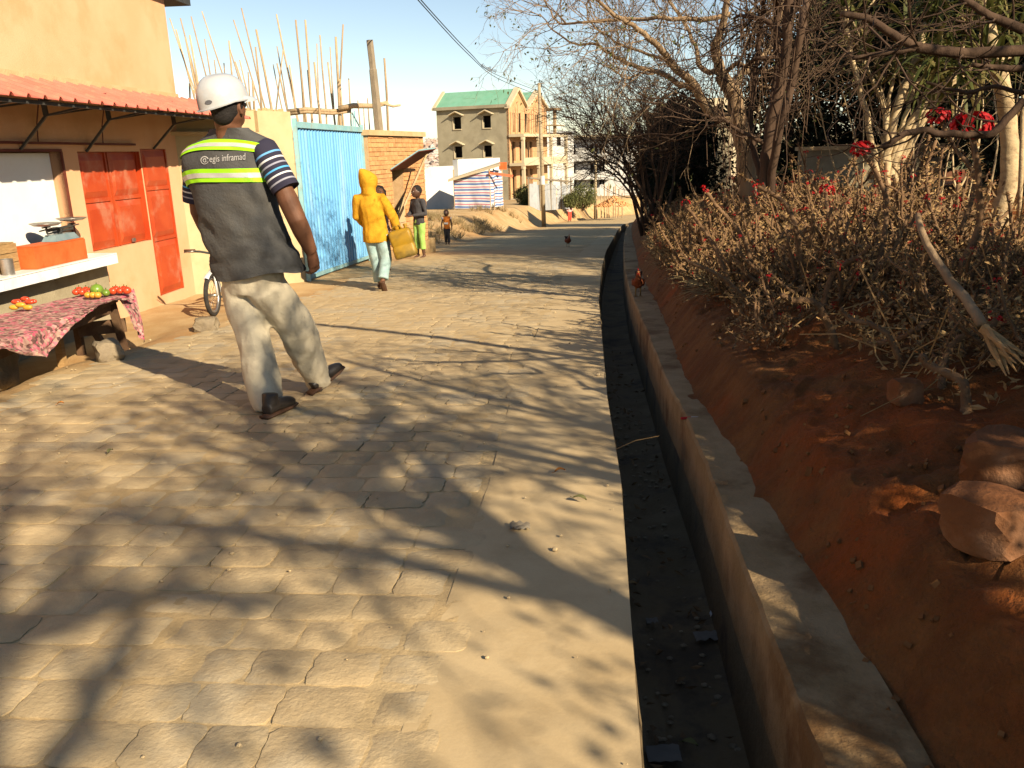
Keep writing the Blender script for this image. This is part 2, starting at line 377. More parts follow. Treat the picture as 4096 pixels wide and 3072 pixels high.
for o in ops:
    d = -.14
    mb.quad([wp(o[0], o[2]), wp(o[0], o[3]), wp(o[0], o[3], d), wp(o[0], o[2], d)]); mb.quad([wp(o[1], o[3]), wp(o[1], o[2]), wp(o[1], o[2], d), wp(o[1], o[3], d)])
    mb.quad([wp(o[0], o[3]), wp(o[1], o[3]), wp(o[1], o[3], d), wp(o[0], o[3], d)]); mb.quad([wp(o[1], o[2]), wp(o[0], o[2]), wp(o[0], o[2], d), wp(o[1], o[2], d)])
    mb.quad([wp(o[0], o[2], d), wp(o[1], o[2], d), wp(o[1], o[3], d), wp(o[0], o[3], d)])
wbox(mb, S0, S1, -.6, 2.16, -6, -.15)
obj('lower_wall', mb, 'orange_plaster', house)
mb = MB(); wbox(mb, S0, S1, 2.165, 3.27, -6, .03); obj('upper_wall', mb, 'orange_plaster', house)
mb = MB(); wbox(mb, S0, S1 + .02, 2.09, 2.185, -.02, .05); obj('mortar_ledge', mb, 'cement_flash', house)
mb = MB(); wbox(mb, S0, S1 + .55, 3.275, 3.36, -6.3, .12); obj('roof_eave', mb, 'dark_steel', house)
# awning: ribbed sheet on three brackets
AP = .72; A0 = 4.6; A1 = 11.35; mb = MB(); us = []
s = A0
while s < A1:
    for ds, dz in ((0, 0), (.125, 0), (.145, .028), (.17, .028), (.19, 0)):
        us.append((s + ds, dz))
    s += .21
rows = []
for t in (0, .5, 1): rows.append([wp(s_, 2.135 - .245 * t + dz, .02 + (AP - .02) * t) for s_, dz in us])
rows2 = [[p - UZ * .004 for p in r] for r in rows]
mb.loft(rows, cap=False, closed=False); mb.loft([r[::-1] for r in rows2], cap=False, closed=False)
aw = obj('awning_sheet', mb, 'salmon_sheet', house)
mb = MB(); wbox(mb, A0, A1, 1.85, 1.88, AP - .09, AP - .06); wbox(mb, A0, A1, 2.085, 2.11, .03, .06); obj('awning_rail', mb, 'dark_steel', house)
for s_, zf in ((6.75, 1.52), (7.71, 1.52), (8.75, 1.5), (10.17, 1.53)):
    mb = MB(); mb.bar(wp(s_, zf, .01), wp(s_ , 1.80, .30), .022); mb.bar(wp(s_, 1.80, .30), wp(s_, 1.86, AP - .07), .018); mb.bar(wp(s_, 1.80, .30), wp(s_ - .02, 2.05, .3), .045, .018); mb.bar(wp(s_, 1.8, .3), wp(s_ + .55, 1.9, .62), .016)
    obj('awning_bracket', mb, 'dark_steel', house)
mb = MB(); mb.bar(wp(6.2, 1.58, .03), wp(9.71, 1.575, .03), .022); obj('hanging_bar', mb, 'dark_red_frame', house)
for s_ in (7.95, 9.05):
    mb = MB(); mb.tube([wp(s_, 1.575, .03), wp(s_ + .03, 1.75, .03), wp(s_ + .02, 1.98, .1)], .006, 5); obj('hanging_hook', mb, 'dark_red_frame', house)
# door and shutters with raised panels
def leaf(name, s0, s1, z0, z1, panels, o=-.05):
    mb = MB(); wbox(mb, s0 + .006, s1 - .006, z0 + .006, z1 - .006, o - .03, o)
    d = obj(name, mb, 'red_door', house)
    for a, b2 in panels:
        p = MB(); e = .035
        out = [(s0 + .05, a + .025), (s1 - .05, a + .025), (s1 - .05, b2 - .025), (s0 + .05, b2 - .025)]
        inn = [(s0 + .05 + e, a + .09), (s1 - .05 - e, a + .09), (s1 - .05 - e, b2 - .09), (s0 + .05 + e, b2 - .09)]
        O = [wp(q, z, o + .001) for q, z in out]; I = [wp(q, z, o + .022) for q, z in inn]
        p.add(O + I, [(0, 1, 5, 4), (1, 2, 6, 5), (2, 3, 7, 6), (3, 0, 4, 7), (4, 5, 6, 7)]); obj('panel', p, 'red_door', d)
    for z in {q for ab in panels for q in ab if z0 + .05 < q < z1 - .05}:
        p = MB(); wbox(p, s0 + .01, s1 - .01, z - .02, z + .02, o, o + .014); obj('rail', p, 'red_door', d)
    for q0, q1 in ((s1 - .03, s1 - .006), (s0 + .006, s0 + .03)): p = MB(); wbox(p, q0, q1, z0 + .006, z1 - .006, o + .0005, o + .018); obj('stile', p, 'red_door', d)
leaf('shutter', 8.6, 9.18, .5, 1.5, [(.5, 1.01), (1.01, 1.5)]); leaf('shutter', 9.2, 9.84, .5, 1.5, [(.5, 1.01), (1.01, 1.5)])
p = MB(); wbox(p, 9.836, 9.874, .5, 1.52, -.10, -.004); obj('door_jamb', p, 'red_door', house)
leaf('door', 9.87, 10.5, -.17, 1.53, [(-.17, .49), (.49, 1.08), (1.08, 1.53)], -.02)
mb = MB(); wbox(mb, 9.45, 9.5, .52, .56, -.03, -.01); obj('shutter_bolt', mb, 'steel', house)
mb = MB(); wbox(mb, 7.02, 8.29, .5, 1.49, -.12, -.10); obj('hatch_board', mb, 'white_board', house)
mb = MB()
for a, b2, c, d in ((6.98, 8.33, 1.5, 1.525), (8.31, 8.335, .5, 1.5)): wbox(mb, a, b2, c, d, -.1, .012)
obj('hatch_frame', mb, 'dark_red_frame', house)
# tiled serving counter on a grey plinth
mb = MB(); wbox(mb, 4.5, 8.60, -.6, .40, -.05, .12); obj('counter_plinth', mb, 'grey_plaster', house)
mb = MB(); wbox(mb, 4.5, 8.50, .405, .485, -.04, .285); ct = obj('counter', mb, 'grey_plaster', house)
s = 8.505
while s > 4.6:
    for (o0, o1, z0, z1) in ((.14, .300, .49, .502), (-.03, .136, .49, .502), (.288, .301, .40, .487)):
        p = MB(); wbox(p, s - .248, s, z0 + random.uniform(0, .003), z1 + random.uniform(0, .002), o0, o1); obj('tile', p, 'white_tile', ct)
    s -= .252
mb = MB(); wbox(mb, 8.62, 8.64, .2, .3, .0, .02); obj('wall_hook', mb, 'dark_red_frame', house)
# ---- goods on the counter
def wsingle(name, m, label, cat, s, z, o, build, **k):
    mb = MB(); build(mb); return single(name, mb, m, label, cat, wp(s, z, o), **k)
t = thing('red_crate', 'orange red wooden crate on the white counter under the scale', 'crate', wp(7.68, .503, .16))
mb = MB(); wbox(mb, 7.28, 8.07, .503, .515, .06, .25); obj('base_board', mb, 'crate_red', t)
for o0, o1, s0, s1 in ((.238, .25, 7.28, 8.07), (.05, .062, 7.28, 8.07), (.063, .237, 7.28, 7.295), (.063, .237, 8.055, 8.07)):
    mb = MB(); wbox(mb, s0, s1, .516, .69, o0, o1); obj('side_board', mb, 'crate_red', t)
mb = MB(); wbox(mb, 7.29, 8.06, .692, .702, .052, .248); obj('lid', mb, 'crate_red', t)
t = thing('weighing_scale', 'old two pan market scale with steel pans standing on the red crate', 'scale', wp(7.84, .704, .15))
mb = MB(); mb.hexa([wp(7.66, .704, .08), wp(7.66, .704, .22), wp(8.04, .704, .22), wp(8.04, .704, .08), wp(7.7, .76, .1), wp(7.7, .76, .2), wp(8.0, .76, .2), wp(8.0, .76, .1)]); obj('base', mb, 'blue_steel', t, ang=30)
mb = MB(); mb.bar(wp(7.85, .76, .15), wp(7.85, .81, .15), .03); mb.bar(wp(7.66, .80, .15), wp(8.07, .82, .15), .014, .022); mb.bar(wp(7.66, .775, .15), wp(8.05, .79, .15), .01, .014)
for s_ in (7.66, 8.06):
    mb.bar(wp(s_, .80, .08), wp(s_, .83, .22), .012); mb.bar(wp(s_, .78, .15), wp(s_, .84, .15), .014); mb.bar(wp(s_ - .06, .835, .15), wp(s_ + .06, .835, .15), .012)
obj('beam', mb, 'dark_steel', t)
for s_, z in ((7.66, .842), (8.07, .858)):
    mb = MB(); mb.lathe([(.03, 0), (.10, .008), (.14, .03), (.135, .033), (.095, .012), (.001, .005)], wp(s_, z, .15), 18, (WD, WN, UZ)); obj('pan', mb, 'steel', t, smooth=True)
mb = MB(); mb.lathe([(.05, 0), (.052, .13), (.047, .132), (.045, .01), (.001, .008)], wp(6.97, .503, .2), 16); 
single('metal_cup', mb, 'steel', 'plain tin measuring cup on the white counter', 'cup', wp(6.97, .503, .2), smooth=True, ang=40)
t = thing('wooden_crate', 'rough brown wooden crate beside the red crate on the counter', 'crate', wp(7.1, .503, .1))
for z in (.505, .585, .665):
    mb = MB(); wbox(mb, 6.85, 7.26, z, z + .074, .10, .112); obj('slat', mb, 'raw_wood', t)
for s_ in (6.86, 7.24):
    mb = MB(); wbox(mb, s_ - .01, s_ + .01, .505, .75, -.02, .099); obj('end_board', mb, 'raw_wood', t)
mb = MB(); wbox(mb, 6.86, 7.25, .74, .75, -.02, .095); obj('lid', mb, 'raw_wood', t)
# ---------------------------------------------------------------- market table with flowered cloth
TC = [Vector((-3.36, 6.2, 0)), Vector((-3.36, 7.12, 0)), Vector((-3.52, 7.62, 0))]
tb = thing('market_table', 'low dark wooden market table below the counter, half covered by cloth', 'table', (-3.6, 6.6, -.25))
ta = [Vector((-3.36, 4.9, .22)), Vector((-3.40, 7.12, .22)), Vector((-3.70, 7.60, .22)), Vector((-4.30, 5.0, .22))]
mb = MB(); mb.hexa([p for p in ta] + [p + UZ * .03 for p in ta]); obj('table_top', mb, 'dark_wood', tb)
for px_, py_ in ((63, 366), (82, 355), (132.5, 347)):
    p = hitz(px_, py_, -.25); mb = MB(); q = Vector((p.x + .0, p.y, .21)); 
    if px_ == 132.5: q = Vector((-3.45, 7.1, .21)); p = Vector((-3.44, 7.2, -.28))
    mb.bar((p.x, p.y, -.28), q, .055, .055, up=(0, 1, 0)); obj('leg', mb, 'dark_wood' if px_ != 63 else 'raw_wood', tb)
mb = MB(); mb.bar((-3.5, 7.06, -.28), (-3.78, 7.15, .21), .05, .05, up=(0, 1, 0)); obj('leg', mb, 'dark_wood', tb)
mb = MB(); mb.bar((-4.0, 5.35, -.28), (-4.0, 5.35, .21), .05, .05, up=(0, 1, 0)); obj('leg', mb, 'dark_wood', tb)
mb = MB(); mb.bar((-3.74, 7.02, .0), (-3.40, 7.2, .0), .02, .12); mb.bar((-3.45, 5.3, .17), (-3.45, 7.05, .17), .02, .08); obj('apron', mb, 'dark_wood', tb)
cloth = bpy.data.materials.new('flowered_cloth'); cloth.use_nodes = True; t_ = cloth.node_tree; b_ = t_.nodes['Principled BSDF']; b_.inputs['Roughness'].default_value = .95
tc = nn(t_, 'ShaderNodeTexCoord'); vo = nn(t_, 'ShaderNodeTexVoronoi'); vo.inputs['Scale'].default_value = 36; t_.links.new(tc.outputs['Object'], vo.inputs[0])
vs_ = nn(t_, 'ShaderNodeTexNoise'); vs_.inputs['Scale'].default_value = 9; vs_.inputs['Detail'].default_value = 3; t_.links.new(tc.outputs['Object'], vs_.inputs[0])
sep = nn(t_, 'ShaderNodeSeparateColor'); t_.links.new(vo.outputs['Color'], sep.inputs[0])
ad = nn(t_, 'ShaderNodeMath', operation='ADD'); t_.links.new(sep.outputs[0], ad.inputs[0]); t_.links.new(vs_.outputs[0], ad.inputs[1])
cr = nn(t_, 'ShaderNodeValToRGB'); t_.links.new(ad.outputs[0], cr.inputs[0]); el = cr.color_ramp.elements
el[0].position = .3; el[0].color = (.09, .04, .035, 1); el[1].position = 1.0; el[1].color = (.50, .36, .26, 1)
for p_, c_ in ((.48, (.20, .09, .075, 1)), (.64, (.40, .26, .20, 1)), (.76, (.42, .05, .10, 1)), (.88, (.50, .22, .22, 1))):
    e_ = el.new(p_); e_.color = c_
sm_ = nn(t_, 'ShaderNodeMapRange'); cr2 = sm_
mp_ = nn(t_, 'ShaderNodeMath', operation='MULTIPLY'); mp_.inputs[1].default_value = .62; t_.links.new(ad.outputs[0], mp_.inputs[0]); t_.links.new(mp_.outputs[0], cr.inputs[0])
t_.links.new(cr.outputs[0], b_.inputs['Base Color']); MATS['flowered_cloth'] = cloth
HEM = []
for px_, py_ in ((-60, 352), (0, 349), (22, 356), (41, 358), (52, 345), (62, 334), (74, 322), (86, 314), (100, 304), (112, 300), (125, 297)):
    d = ray(px_, py_); q = d * (-3.30 / d.x); HEM.append((q.y, ZC + q.z))
HEM[-1] = (7.3, .2)
mb = MB(); rows = []
NY = 60; NX = 26
for j in range(NY + 1):
    y = 4.6 + 2.62 * j / NY; row = []; u = j / NY
    hem = interp(y, HEM)
    for i in range(NX + 1):
        v = i / NX; fx = lerp(-3.31, -3.385, u)
        if v < .45: x = lerp(-4.25 + .5 * u, fx, v / .45); z = .262 + .012 * fn(x, y, 0, 8) + .01
        else:
            w = (v - .45) / .55; z = lerp(.27, hem, w) + .012 * fn(x, y, w, 6); x = fx + .025 + .05 * w + .03 * fn(0, y * 1.0, w * .5, 6) * (0.4 + w) + .015 * fn(0, y, w, 17)
        row.append(Vector((x, y + .03 * fn(v * 4, y, 1, 3) + (.22 * max(0, 1 - v / .45) * u), z)))
    rows.append(row)
mb.loft(rows, cap=False, closed=False)
# the corner of the cloth hanging down over the far right end of the table
rows = []
for j in range(13):
    u = j / 12; row = []
    for i in range(13):
        v = i / 12; tp = at(lerp(116.5, 133.5, u), lerp(297, 288, u), lerp(7.1, 7.5, u)); bt_ = at(lerp(131, 143.5, u), lerp(322, 343, u), lerp(7.05, 7.2, u)); row.append(tp.lerp(bt_, v) + WN * (.03 * fn(u * 5, v * 2, 5) + .02 * math.sin(v * 3)))
    rows.append(row)
mb.loft(rows, cap=False, closed=False)
mb2 = MB(); mb2.v = mb.v; mb2.f = mb.f; mb2.n = mb.n
single('tablecloth', mb2, 'flowered_cloth', 'crumpled red and pink flowered cloth hanging over the market table', 'tablecloth', (-3.5, 6.2, .25), smooth=True)
mat('tomato', (.50, .035, .015), (.55, .07, .02), 6, .3, spec=.5, rnd=.15); mat('mango_green', (.10, .20, .025), (.16, .24, .03), 6, .35, spec=.5, rnd=.1); mat('yellow_fruit', (.55, .33, .04), (.5, .22, .03), 6, .4, spec=.4, rnd=.1)
mat('stem_green', (.05, .10, .02))
def fruit(name, m, label, cat, p, r, sc=(1, 1, .88), group=None, stem=True):
    t = thing(name, label, cat, (p[0], p[1], p[2] - r * sc[2]), group); b2 = MB(); b2.ball(p, r, 12, 8, sc=sc); obj('flesh', b2, m, t, smooth=True)
    if stem: b2 = MB(); b2.tube([(p[0], p[1], p[2] + r * sc[2] - .004), (p[0] + .004, p[1] + .003, p[2] + r * sc[2] + .012)], .004, 5); obj('stem', b2, 'stem_green', t)
zt = .283
for i, (px_, w) in enumerate([(76, 0), (79, 1), (82, 0), (86, 1), (89, 0), (92, 1), (113, 0), (116, 1), (120, 0), (124, 1), (127, 0)]):
    p = hitz(px_, 292.5 - (px_ - 76) * .035 - w * 1.6, zt + .03); fruit('tomato', 'tomato', 'ripe red tomato in the row laid out on the flowered cloth', 'tomato', (p.x, p.y, zt + .033), random.uniform(.03, .038), group='tomatoes on the market table')
p = hitz(97, 291, zt + .04); fruit('green_fruit', 'mango_green', 'large round dark green fruit among the tomatoes', 'fruit', (p.x, p.y, zt + .052), .055)
p = hitz(106, 293, zt + .03); fruit('green_fruit', 'mango_green', 'small light green fruit right of the large green one', 'fruit', (p.x, p.y, zt + .032), .034)
for i, px_ in enumerate((88, 93, 98)):
    p = hitz(px_, 296, zt + .02); fruit('yellow_fruit', 'yellow_fruit', 'small yellow fruit in front of the large green fruit', 'fruit', (p.x, p.y, zt + .028), .03, group='yellow fruit on the cloth')
for i in range(9):
    p = hitz(14 + i * 2.3, 308 - (i % 3) * 3, zt + .02); fruit('pepper', 'tomato' if i % 3 else 'yellow_fruit', 'small red and yellow peppers heaped near the left end of the cloth', 'pepper', (p.x, p.y, zt + .025 + .02 * (i % 2)), .026, (1.5, .8, .8), group='peppers heaped on the cloth', stem=False)
# ---------------------------------------------------------------- stones by the roadside
mat('grey_stone', (.20, .155, .10), (.28, .22, .14), 7, .9, .6, 30, c3=(.14, .11, .08), s3=4)
mat('red_boulder', (.14, .05, .017), (.19, .075, .028), 3, .95, .8, 16, c3=(.25, .13, .07), s3=2.4, f3=.8)
def rock(name, label, m, c, size, seed, rz=0, cut=.25, cat='stone', group=None):
    bm = bmesh.new(); bmesh.ops.create_icosphere(bm, subdivisions=3, radius=1)
    R3 = Matrix.Rotation(rz, 3, 'Z')
    for v in bm.verts:
        p = v.co.copy(); k = max(abs(p.x), abs(p.y), abs(p.z)); p = p.lerp(p / k * .86, .62)
        p *= 1 + cut * noise.fractal(v.co * 1.1 + Vector((seed, 0, 0)), 1, 2, 4)
        v.co = R3 @ Vector((p.x * size[0], p.y * size[1], p.z * size[2]))
    me = bpy.data.meshes.new(name); bm.to_mesh(me); bm.free(); me.polygons.foreach_set('use_smooth', [True] * len(me.polygons)); me.set_sharp_from_angle(angle=rad(28))
    o = link(name, me, m); o.location = c; return tag(o, label, cat, group)
rock('stone_block', 'squared grey stone lying at the road edge before the market table', 'grey_stone', (-3.12, 6.25, gz(-3.12, 6.25) + .075), (.105, .10, .095), 3, .6)
rock('stone_block', 'smaller grey stone lying beside the bicycle wheel', 'grey_stone', (-2.90, 7.75, gz(-2.9, 7.75) + .05), (.12, .10, .075), 5, .2)
rock('boulder', 'rounded brown stone at the left end of the market table', 'grey_stone', hitz(3, 372, -.1) + Vector((-.05, 0, .03)), (.13, .16, .17), 8)
# ---------------------------------------------------------------- beige gate wall between the house and the blue gate
bw = thing('gate_wall', 'beige rendered wall with a broad pillar beside the blue gate', 'wall', (-3.6, 11.6, -.35))
B0 = Vector((-4.16, 10.62, 0)); B1 = Vector((-3.06, 12.42, 0)); BD = (B1 - B0).normalized(); BN = Vector((BD.y, -BD.x, 0)); BL = (B1 - B0).length
def bp(s, z, o): return B0 + BD * s + BN * o + UZ * z
def bbox_(mb, s0, s1, z0, z1, o0, o1): mb.hexa([bp(s, z, o) for z in (z0, z1) for s, o in ((s0, o0), (s0, o1), (s1, o1), (s1, o0))])
mb = MB(); bbox_(mb, -.2, BL - .62, -.7, 1.72, -.2, -.03); obj('wall_panel', mb, 'beige_plaster', bw)
mb = MB(); bbox_(mb, -.2, BL - .622, 1.722, 2.02, -.22, -.06); obj('upper_panel', mb, 'beige_plaster', bw)
mb = MB(); bbox_(mb, -.2, BL - .623, 1.69, 1.735, -.03, .02); obj('ledge', mb, 'cement_flash', bw)
mb = MB(); bbox_(mb, BL - .62, BL, -.7, 2.02, -.35, 0); obj('pillar', mb, 'beige_plaster', bw)
mb = MB()
for i in range(46):
    s = random.uniform(.2, BL); mb.box(bp(s, 2.03 + random.uniform(0, .012), random.uniform(-.2, -.04)), (random.uniform(.03, .09), random.uniform(.03, .08), random.uniform(.02, .05)))
obj('broken_mortar', mb, 'cement_flash', bw, kind='stuff')
# ---------------------------------------------------------------- blue corrugated gate
mat('blue_sheet', (.11, .37, .66), (.16, .43, .72), 2.5, .5, 0, 1, c3=(.30, .47, .62), s3=1.4, f3=.55, stretch=(2.5, 2.5, .35), spec=.4)
mat('gate_rail_paint', (.20, .42, .47), (.27, .47, .49), 5, .6, c3=(.34, .28, .18), s3=9, f3=.4)
G0 = at(310, 279, 12.5); G1 = at(370, 258, 15.7); GD = Vector((G1.x - G0.x, G1.y - G0.y, 0)); GL = GD.length; GD.normalize(); GN = Vector((GD.y, -GD.x, 0))
def gp(s, z, o=0.): return Vector((G0.x, G0.y, 0)) + GD * s + GN * o + UZ * z
gate = thing('metal_gate', 'tall blue corrugated metal gate with pale turquoise frame', 'gate', gp(GL / 2, -.43))
zb = lambda s: lerp(G0.z + .03, G1.z + .03, s / GL)
pitch = .13; npan = 4; pw = GL / npan
for k in range(npan):
    mb = MB(); us = []; s = k * pw
    while s < (k + 1) * pw - 1e-4:
        for ds, o in ((0, 0), (.055, 0), (.07, -.03), (.115, -.03)): 
            if s + ds < (k + 1) * pw: us.append((s + ds, o))
        s += pitch
    us.append(((k + 1) * pw, 0)); rows = [[gp(s_, lerp(zb(s_), 1.80, t), o) for s_, o in us] for t in (0, .06, .5, 1)]
    mb.loft(rows, cap=False, closed=False); mb.loft([[p - GN * .003 for p in r][::-1] for r in rows], cap=False, closed=False)
    obj('corrugated_panel', mb, 'blue_sheet', gate)
for z, h in ((1.845, .085),):
    mb = MB(); mb.hexa([gp(s, zz, o) for zz in (z - h / 2, z + h / 2) for s, o in ((-.02, -.03), (-.02, .03), (GL + .02, .03), (GL + .02, -.03))]); obj('top_rail', mb, 'gate_rail_paint', gate)
mb = MB(); mb.hexa([gp(s, zz + (zb(s)), o) for zz in (-.03, .03) for s, o in ((-.02, -.03), (-.02, .012), (GL + .02, .012), (GL + .02, -.03))]); obj('bottom_rail', mb, 'gate_rail_paint', gate)
for s_ in (-.04, GL + .04):
    mb = MB(); mb.bar(gp(s_, zb(s_) - .08), gp(s_, 1.93), .06); obj('gate_post', mb, 'gate_rail_paint', gate)
mb = MB(); mb.bar(gp(GL - .45, 2.12), gp(GL - .05, 1.9), .02)
for ds in (.5, .4, .3): mb.bar(gp(GL - ds, 1.885), gp(GL - ds, 2.25 - ds * .3), .016)
obj('spike', mb, 'gate_rail_paint', gate)
# ---------------------------------------------------------------- brick shop behind the gate
mat('brick', (.56, .27, .11), (.63, .33, .15), 14, .95, .4, 30, c3=(.46, .20, .08), s3=6, rnd=.14); mat('brick_mortar', (.48, .30, .15), (.56, .37, .2), 8, .95, .4, 40)
K0 = Vector((-2.50, 15.72, 0)); KD = Vector((.268, 1, 0)).normalized(); KN = Vector((KD.y, -KD.x, 0)); KL = 2.85
def kp(s, z, o=0.): return K0 + KD * s + KN * o + UZ * z
def kbox(mb, s0, s1, z0, z1, o0, o1): mb.hexa([kp(s, z, o) for z in (z0, z1) for s, o in ((s0, o0), (s0, o1), (s1, o1), (s1, o0))])
bs = thing('brick_shop', 'small raw brick shop with a flat beige capping and propped hatch flap', 'building', kp(KL / 2, -.55))
WS = (1.02, 1.62, .05, 1.10)
mb = MB()
for s0, s1, z0, z1 in ((0, WS[0], -.9, 1.74), (WS[1], KL, -.9, 1.74), (WS[0], WS[1], -.9, WS[2]), (WS[0], WS[1], WS[3], 1.74)): kbox(mb, s0, s1, z0, z1, -2.5, -.012)
obj('wall', mb, 'brick_mortar', bs)
bricks = []; bh = .082; bl = .235
for r in range(29):
    z = -.60 + r * bh; s = -(r % 2) * bl / 2
    while s < KL:
        a, b2 = max(s, 0), min(s + bl, KL); 
        if b2 - a > .03:
            segs = [(a, b2)]
            if z + bh > WS[2] and z < WS[3]: segs = [q for q in ((a, min(b2, WS[0])), (max(a, WS[1]), b2)) if q[1] - q[0] > .02]
            bricks += [(q[0], q[1], z) for q in segs]
        s += bl
bricks.sort(key=lambda q: -q[2]); rest = MB()
for i, (a, b2, z) in enumerate(bricks):
    m1 = MB() if i < 299 else rest; d = random.uniform(-.004, .008); e = .006
    kbox(m1, a + e, b2 - e, z + e, z + bh - e, -.03, d)
    if i < 299: obj('brick', m1, 'brick', bs)
obj('bricks', rest, 'brick', bs, kind='stuff')
mb = MB(); kbox(mb, -.04, KL + .05, 1.745, 1.84, -2.6, .05); obj('capping', mb, 'cement_flash', bs)
mb = MB(); kbox(mb, WS[0] + .002, WS[1] - .002, WS[2] + .002, WS[3] - .002, -.5, -.45); obj('dark_interior', mb, 'dark_wood', bs)
mb = MB(); q = [kp(WS[0] - .02, .06, -.02), kp(WS[1], .06, -.02), kp(WS[1], .55, -.02), kp(WS[0] - .02, .1, -.02)]; mb.add(q + [p - KN * .02 for p in q], [(0, 1, 2, 3), (7, 6, 5, 4), (2, 1, 5, 6), (3, 2, 6, 7)]); obj('counter_board', mb, 'beige_plaster', bs)
mb = MB(); fl = [kp(WS[0] - .1, 1.12, .02), kp(WS[1] + .1, 1.14, .02), kp(WS[1] + .25, 1.5, .62), kp(WS[0] - .05, 1.46, .6)]; mb.hexa([p - UZ * .012 for p in fl] + [p + UZ * .012 for p in fl])
hf = obj('hatch_flap', mb, 'gate_rail_paint', bs)
mb = MB(); mb.hexa([p - UZ * .03 for p in fl] + [p - UZ * .014 for p in fl]); obj('flap_lining', mb, 'dark_red_frame', hf)
mb = MB(); mb.bar(kp(WS[0] + .05, .1, .02), kp(WS[1] + .1, 1.42, .5), .035); obj('prop_stick', mb, 'pole_wood', bs)
mb = MB(); kbox(mb, -.02, KL + .3, -1.0, -.42, -.3, .05); obj('plinth', mb, 'dirt', bs)
# ---------------------------------------------------------------- wooden poles of the building site behind the gate
PZ = lambda x, y: ((640 + x / 2.212) / 4, (y / 2.212) / 4)
poles = [(85, 160, 350, 930, .5), (140, 260, 330, 950, .8), (180, 160, 330, 760, .6), (225, 330, 350, 950, .9), (262, 310, 380, 990, .9), (275, 145, 410, 690, .6), (370, 100, 550, 650, .5), (395, 345, 450, 690, .5), (480, 530, 500, 680, .5), (610, 360, 640, 690, .8), (650, 175, 820, 720, .6), (720, 70, 930, 960, .6), (850, 260, 990, 960, 1.0), (845, 415, 900, 960, .8), (620, 440, 700, 700, .5), (665, 545, 800, 960, .7), (705, 530, 800, 950, .6), (820, 720, 835, 960, 1.2), (1030, 125, 1220, 1075, .8), (1000, 570, 1085, 985, .5), (1035, 560, 1140, 1060, .7), (1035, 410, 1095, 760, .5), (1090, 440, 1060, 700, .5), (1145, 575, 1220, 1075, .8), (1200, 175, 1290, 1075, .9), (1230, 480, 1280, 1080, .7), (1285, 175, 1350, 1080, .9), (1305, 620, 1345, 1080, .6), (1365, 550, 1420, 1085, .9), (1388, 385, 1410, 1085, .5), (1415, 310, 1475, 1090, .7), (1485, 550, 1550, 1095, .8), (1505, 415, 1545, 1095, .5), (1555, 325, 1600, 1100, 1.1), (1620, 215, 1575, 1100, .8), (1590, 700, 1620, 1100, .9), (1670, 695, 1690, 1105, .6), (1750, 890, 1770, 1115, .5), (1800, 930, 1810, 1120, .4), (1835, 870, 1855, 1120, .5), (1985, 515, 2025, 1170, 1.0), (260, 740, 270, 920, .9), (300, 800, 310, 930, .6), (565, 560, 575, 660, .5), (780, 640, 800, 960, .6)]
PY0 = 19.5
for i, (x0, y0, x1, y1, w) in enumerate(poles):
    d = PY0 + random.uniform(-1.2, 2.5) if x0 < 1640 else PY0 + random.uniform(.2, 1)
    a = at(*PZ(x0, y0), d); b2 = at(*PZ(x1, y1), d + .3); dr = (b2 - a) / (b2 - a).length; k = (a.z + .9) / -dr.z; foot = a + dr * k
    r0_ = .030 * w + .006; pts = []
    for j in range(7):
        q = a.lerp(foot, j / 6); pts.append(q + Vector((.05 * fn(i * 3, j * .9, 0, 1), .04 * fn(i * 3, j * .9, 7, 1), 0)))
    mb = MB(); mb.tube(pts, [r0_ * (.62 + .5 * j / 6) for j in range(7)], 7)
    single('wooden_pole', mb, 'pole_wood', ('tall' if b2.z < 1e9 and a.z > 5.3 else 'short' if a.z < 3.9 else 'middle height') + ' raw wooden scaffold pole ' + ('left of the white helmet' if x1 < 480 else 'behind the white helmet' if x1 < 860 else 'above the beige wall, right of the helmet' if x1 < 1110 else 'above the left half of the gate' if x1 < 1450 else 'above the right half of the gate' if x1 < 1900 else 'right of the grey timber post'), 'pole', foot, 'scaffold poles behind the gate', smooth=True)
a = at(*PZ(1855, 355), PY0 - 1); b2 = at(*PZ(1940, 1170), PY0 - 1); dr = (b2 - a).normalized(); foot = a + dr * ((a.z + .8) / -dr.z); mid = at(*PZ(1885, 620), PY0 - 1)
mb = MB(); mb.tube([a, a.lerp(mid, .95), mid, b2, foot], [.075, .075, .088, .10, .11], 6); mat('grey_timber', (.19, .155, .11), (.25, .20, .14), 6, .9, .4, 20, stretch=(3, 3, 1))
single('timber_post', mb, 'grey_timber', 'thick weathered grey timber post rising beside the brick shop', 'post', foot)
for j, (x0, y0, x1, y1, w) in enumerate([(1130, 985, 1690, 965, .045), (1140, 1010, 1690, 985, .04), (1580, 965, 2020, 910, .06), (1900, 925, 2130, 930, .03)]):
    a = at(*PZ(x0, y0), PY0 - .25); b2 = at(*PZ(x1, y1), PY0 - .2); mb = MB(); mb.tube([a, a.lerp(b2, .3) + UZ * .03, a.lerp(b2, .7) - UZ * .03, b2], [w, w, w * .9, w * .8], 7)
    single('cross_pole', mb, 'pole_wood', 'horizontal cross pole lashed to the upright poles, ' + ['upper one above the gate', 'lower one above the gate', 'thick one by the grey timber post', 'thin one at the far right end'][j], 'pole', (a + b2) / 2, 'cross poles lashed to the uprights', smooth=True)
